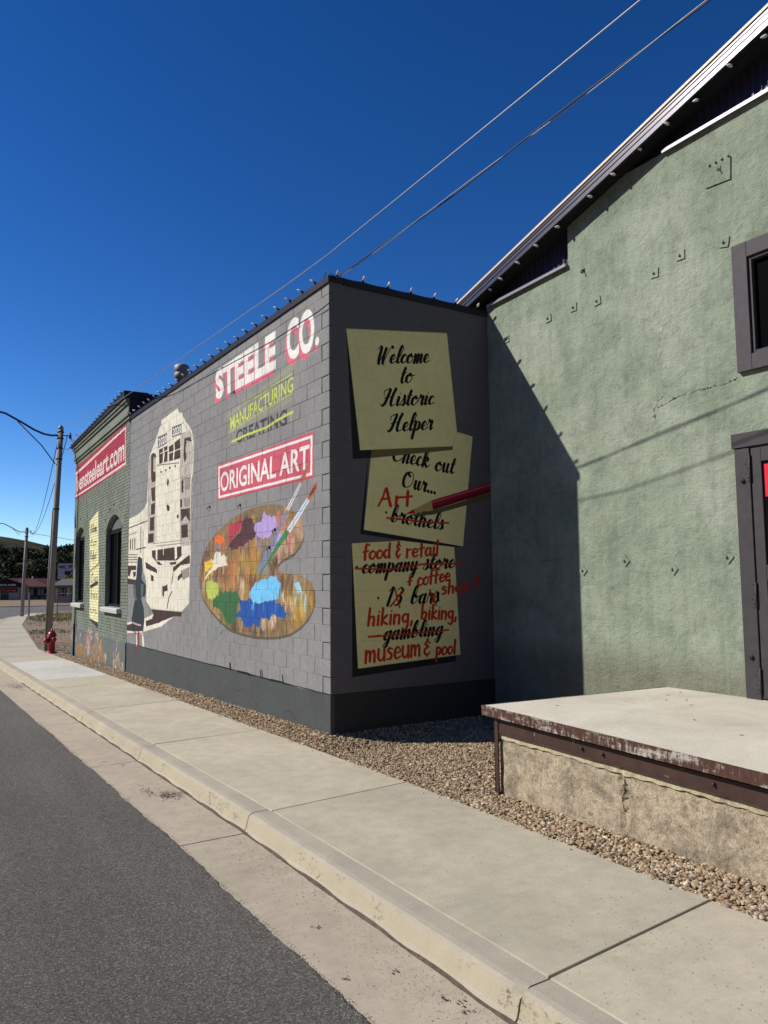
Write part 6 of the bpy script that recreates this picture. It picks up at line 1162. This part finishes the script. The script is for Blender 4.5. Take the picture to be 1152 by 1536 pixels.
# added ring of unseen hills, raised to block low sky light and deepen shade
V = []; F = []; NA = 96
for j, (r_, hh) in enumerate(((120, -2.0), (170, 14), (230, 52), (300, 92), (380, 124), (700, 90))):
    for i in range(NA+1):
        a = math.radians(-150+300*i/NA)+math.atan2(-F_.y, -F_.x); V.append((CAM_LOC[0]+r_*math.cos(a), CAM_LOC[1]+r_*math.sin(a), -1.9+(hh+1.9)*(1+.18*math.sin(i*.31+j*.4)+.1*math.sin(i*.83+j))*min(1, .25+.75*min(i, NA-i)/9)))
for j in range(5):
    for i in range(NA): q0 = j*(NA+1)+i; F.append((q0, q0+1, q0+NA+2, q0+NA+1))
V = [v for v in V]; tag(MB().add(V, F, True).build('hill', M['hill']), kind='structure')
def leaf_mat(name, c0, c1):
    t = NT(name).geo(); ri = t.n('ShaderNodeNewGeometry').outputs['Random Per Island']; return t.out(t.ramp(ri, [(.0, lin(c0)), (1.0, lin(c1))]), .7, 0, .2)
M['leafd'] = leaf_mat('dark foliage', (34, 46, 26), (62, 76, 40)); M['leafl'] = leaf_mat('light foliage', (70, 86, 44), (112, 124, 66)); M['bark'] = simple('bark', (72, 60, 50), .9, 0, .3, 6, .4)
def crown(R0, H, n, leaf):
    cl = []; k = 16
    for i in range(k): th_ = rng.uniform(0, 6.28); z = rng.uniform(.3, 1.0); rr = R0*math.sqrt(max(.05, 1-((z-.55)/.55)**2))*rng.uniform(.35, .85); cl.append((rr*math.cos(th_), rr*math.sin(th_), z*H, rng.uniform(.28, .5)*R0))
    ci = rng.integers(0, k, n); ctr = np.array(cl)[ci]; d = rng.standard_normal((n, 3)); d /= np.linalg.norm(d, axis=1)[:, None]; P = ctr[:, :3]+d*ctr[:, 3:]*(rng.random((n, 1))**.45)
    a = rng.standard_normal((n, 3)); a /= np.linalg.norm(a, axis=1)[:, None]; b = np.cross(a, rng.standard_normal((n, 3))); b /= np.linalg.norm(b, axis=1)[:, None]; s = leaf*rng.uniform(.6, 1.4, (n, 1))
    V = np.stack([P-a*s, P-b*s*.6, P+a*s, P+b*s*.6], 1).reshape(-1, 3); F = np.arange(4*n).reshape(-1, 4); return V, F, cl
def tree_kind(H, R0, mat, n=2600, leaf=.22):
    V, F, cl = crown(R0, H, n, leaf); cm = raw_mesh('crown', V, F, mat); tb = MB(); tb.tube([(0, 0, -.3), (.05, 0, H*.3), (0, .05, H*.7)], [H*.032, H*.024, H*.008], 8)
    for c_ in cl[:8]: tb.tube([(0, 0, H*rng.uniform(.2, .45)), (c_[0]*.5, c_[1]*.5, c_[2]*.8), (c_[0], c_[1], c_[2])], [H*.013, H*.008, H*.003], 5)
    return cm, tb.mesh('trunk', M['bark'])
TK = [tree_kind(8.5, 3.2, M['leafd']), tree_kind(7.2, 3.0, M['leafd']), tree_kind(6.0, 2.4, M['leafl'])]
# (px-like lateral metres, distance, kind, scale, label)
TR = [(-79, 150, 2, 1.0, 'light green rounded tree at the left edge behind the station roof'), (-74.5, 152, 2, .75, 'small light green bush tree beside the leftmost tree'),
      (-83, 172, 0, 1.2, None), (-77, 170, 1, 1.1, None), (-71, 168, 0, 1.1, None), (-81, 186, 0, 1.1, None), (-74, 184, 1, 1.1, None), (-87, 196, 0, 1.15, None), (-80, 200, 1, 1.15, None), (-92, 190, 0, 1.2, None), (-66, 165, 1, .85, None), (-68, 186, 0, .75, None), (-86, 215, 1, 1.0, None), (-93, 222, 0, 1.1, None), (-98, 206, 1, 1.2, None), (-61, 164, 1, .65, None), (-91, 168, 0, 1.2, None), (-97, 180, 1, 1.2, None)]
for s, d, k, sc, lb in TR:
    sc *= (.85 if s < -72 else .62)*(.5 if d > 183 else 1)
    q = fpos(s, d); cm, tm = TK[k]; o = empty('tree', (q.x, q.y, hill_h(s, d)-.2 if d > 168 else -1.3), rng.uniform(0, 6.28), lb or 'dark green tree in the shaded grove behind the station', 'tree', None if lb else 'dark trees of the grove below the hill')
    o.scale = (sc, sc, sc); link('crown', cm, o); link('trunk', tm, o)
V, F = [], []; off = 0; vs1, fs1, _ = crown(1.5, 1.8, 90, .32)
Vs, Fs = [], []
for k in range(2100):
    s = rng.uniform(-190, -50); d = rng.uniform(166, 262)
    if math.sin(s*.09+d*.04)+.6*math.sin(s*.21-d*.1)+rng.normal(0, .5) < (-3 if (d < 205 and s < -58) or (s < -112 and d < 250) else (.3 if s > -100 else -.5)): continue
    q = fpos(s, d); sc = rng.uniform(.6, 1.5)*(1.5 if d < 205 else 1); Vs.append(vs1*sc+np.array([q.x, q.y, hill_h(s, d)-.3])); Fs.append(fs1+off); off += len(vs1)
tag(link('hillside_scrub', raw_mesh('hillside_scrub', np.concatenate(Vs), np.concatenate(Fs), M['leafd'])), kind='stuff')
# weeds on the lot
def blades(name, regions, mat, hgt):
    V = []; F = []
    for x0, x1, y0, y1, n in regions:
        for k in range(n):
            x, y = rng.uniform(x0, x1), rng.uniform(y0, y1)
            if x < lotx(y)+.05: continue
            h = hgt*rng.uniform(.4, 1.5); a = rng.uniform(0, 6.28); w = .012+h*.05; lx, ly = rng.normal(0, h*.35), rng.normal(0, h*.35); b0 = len(V); z = zs(y)-.02
            V += [(x-w*math.cos(a), y-w*math.sin(a), z), (x+w*math.cos(a), y+w*math.sin(a), z), (x+lx, y+ly, z+h)]; F.append((b0, b0+1, b0+2))
    tag(link(name, raw_mesh(name, V, F, mat)), kind='stuff')
M['dryg'] = leaf_mat('dry grass', (116, 108, 62), (150, 142, 92)); M['grg'] = leaf_mat('green weeds', (70, 84, 44), (112, 120, 66))
blades('dry_grass', [(4, 16, 48, 60, 3600), (2, 12, 40, 48, 300), (6, 20, 62, 70, 2600), (0, 1.2, 24, 38, 60)], M['dryg'], .16)
blades('weeds', [(1.0, 3.0, 31, 36, 420), (3.6, 14, 50, 56, 700), (.2, .5, 20, 27, 40), (4.3, 6.2, 60, 66, 300)], M['grg'], .08)
def scat(name, regions, size):
    P = []
    for x0, x1, y0, y1, n in regions:
        for k in range(n):
            x, y = rng.uniform(x0, x1), rng.uniform(y0, y1)
            if x > lotx(y): P.append((x, y, zs(y)-.018))
    scatter_stones(name, P, size, 1)
scat('lot_gravel', [(-.2, 6, 17.25, 24, 5200), (0, 8, 24, 36, 3200)], .016)
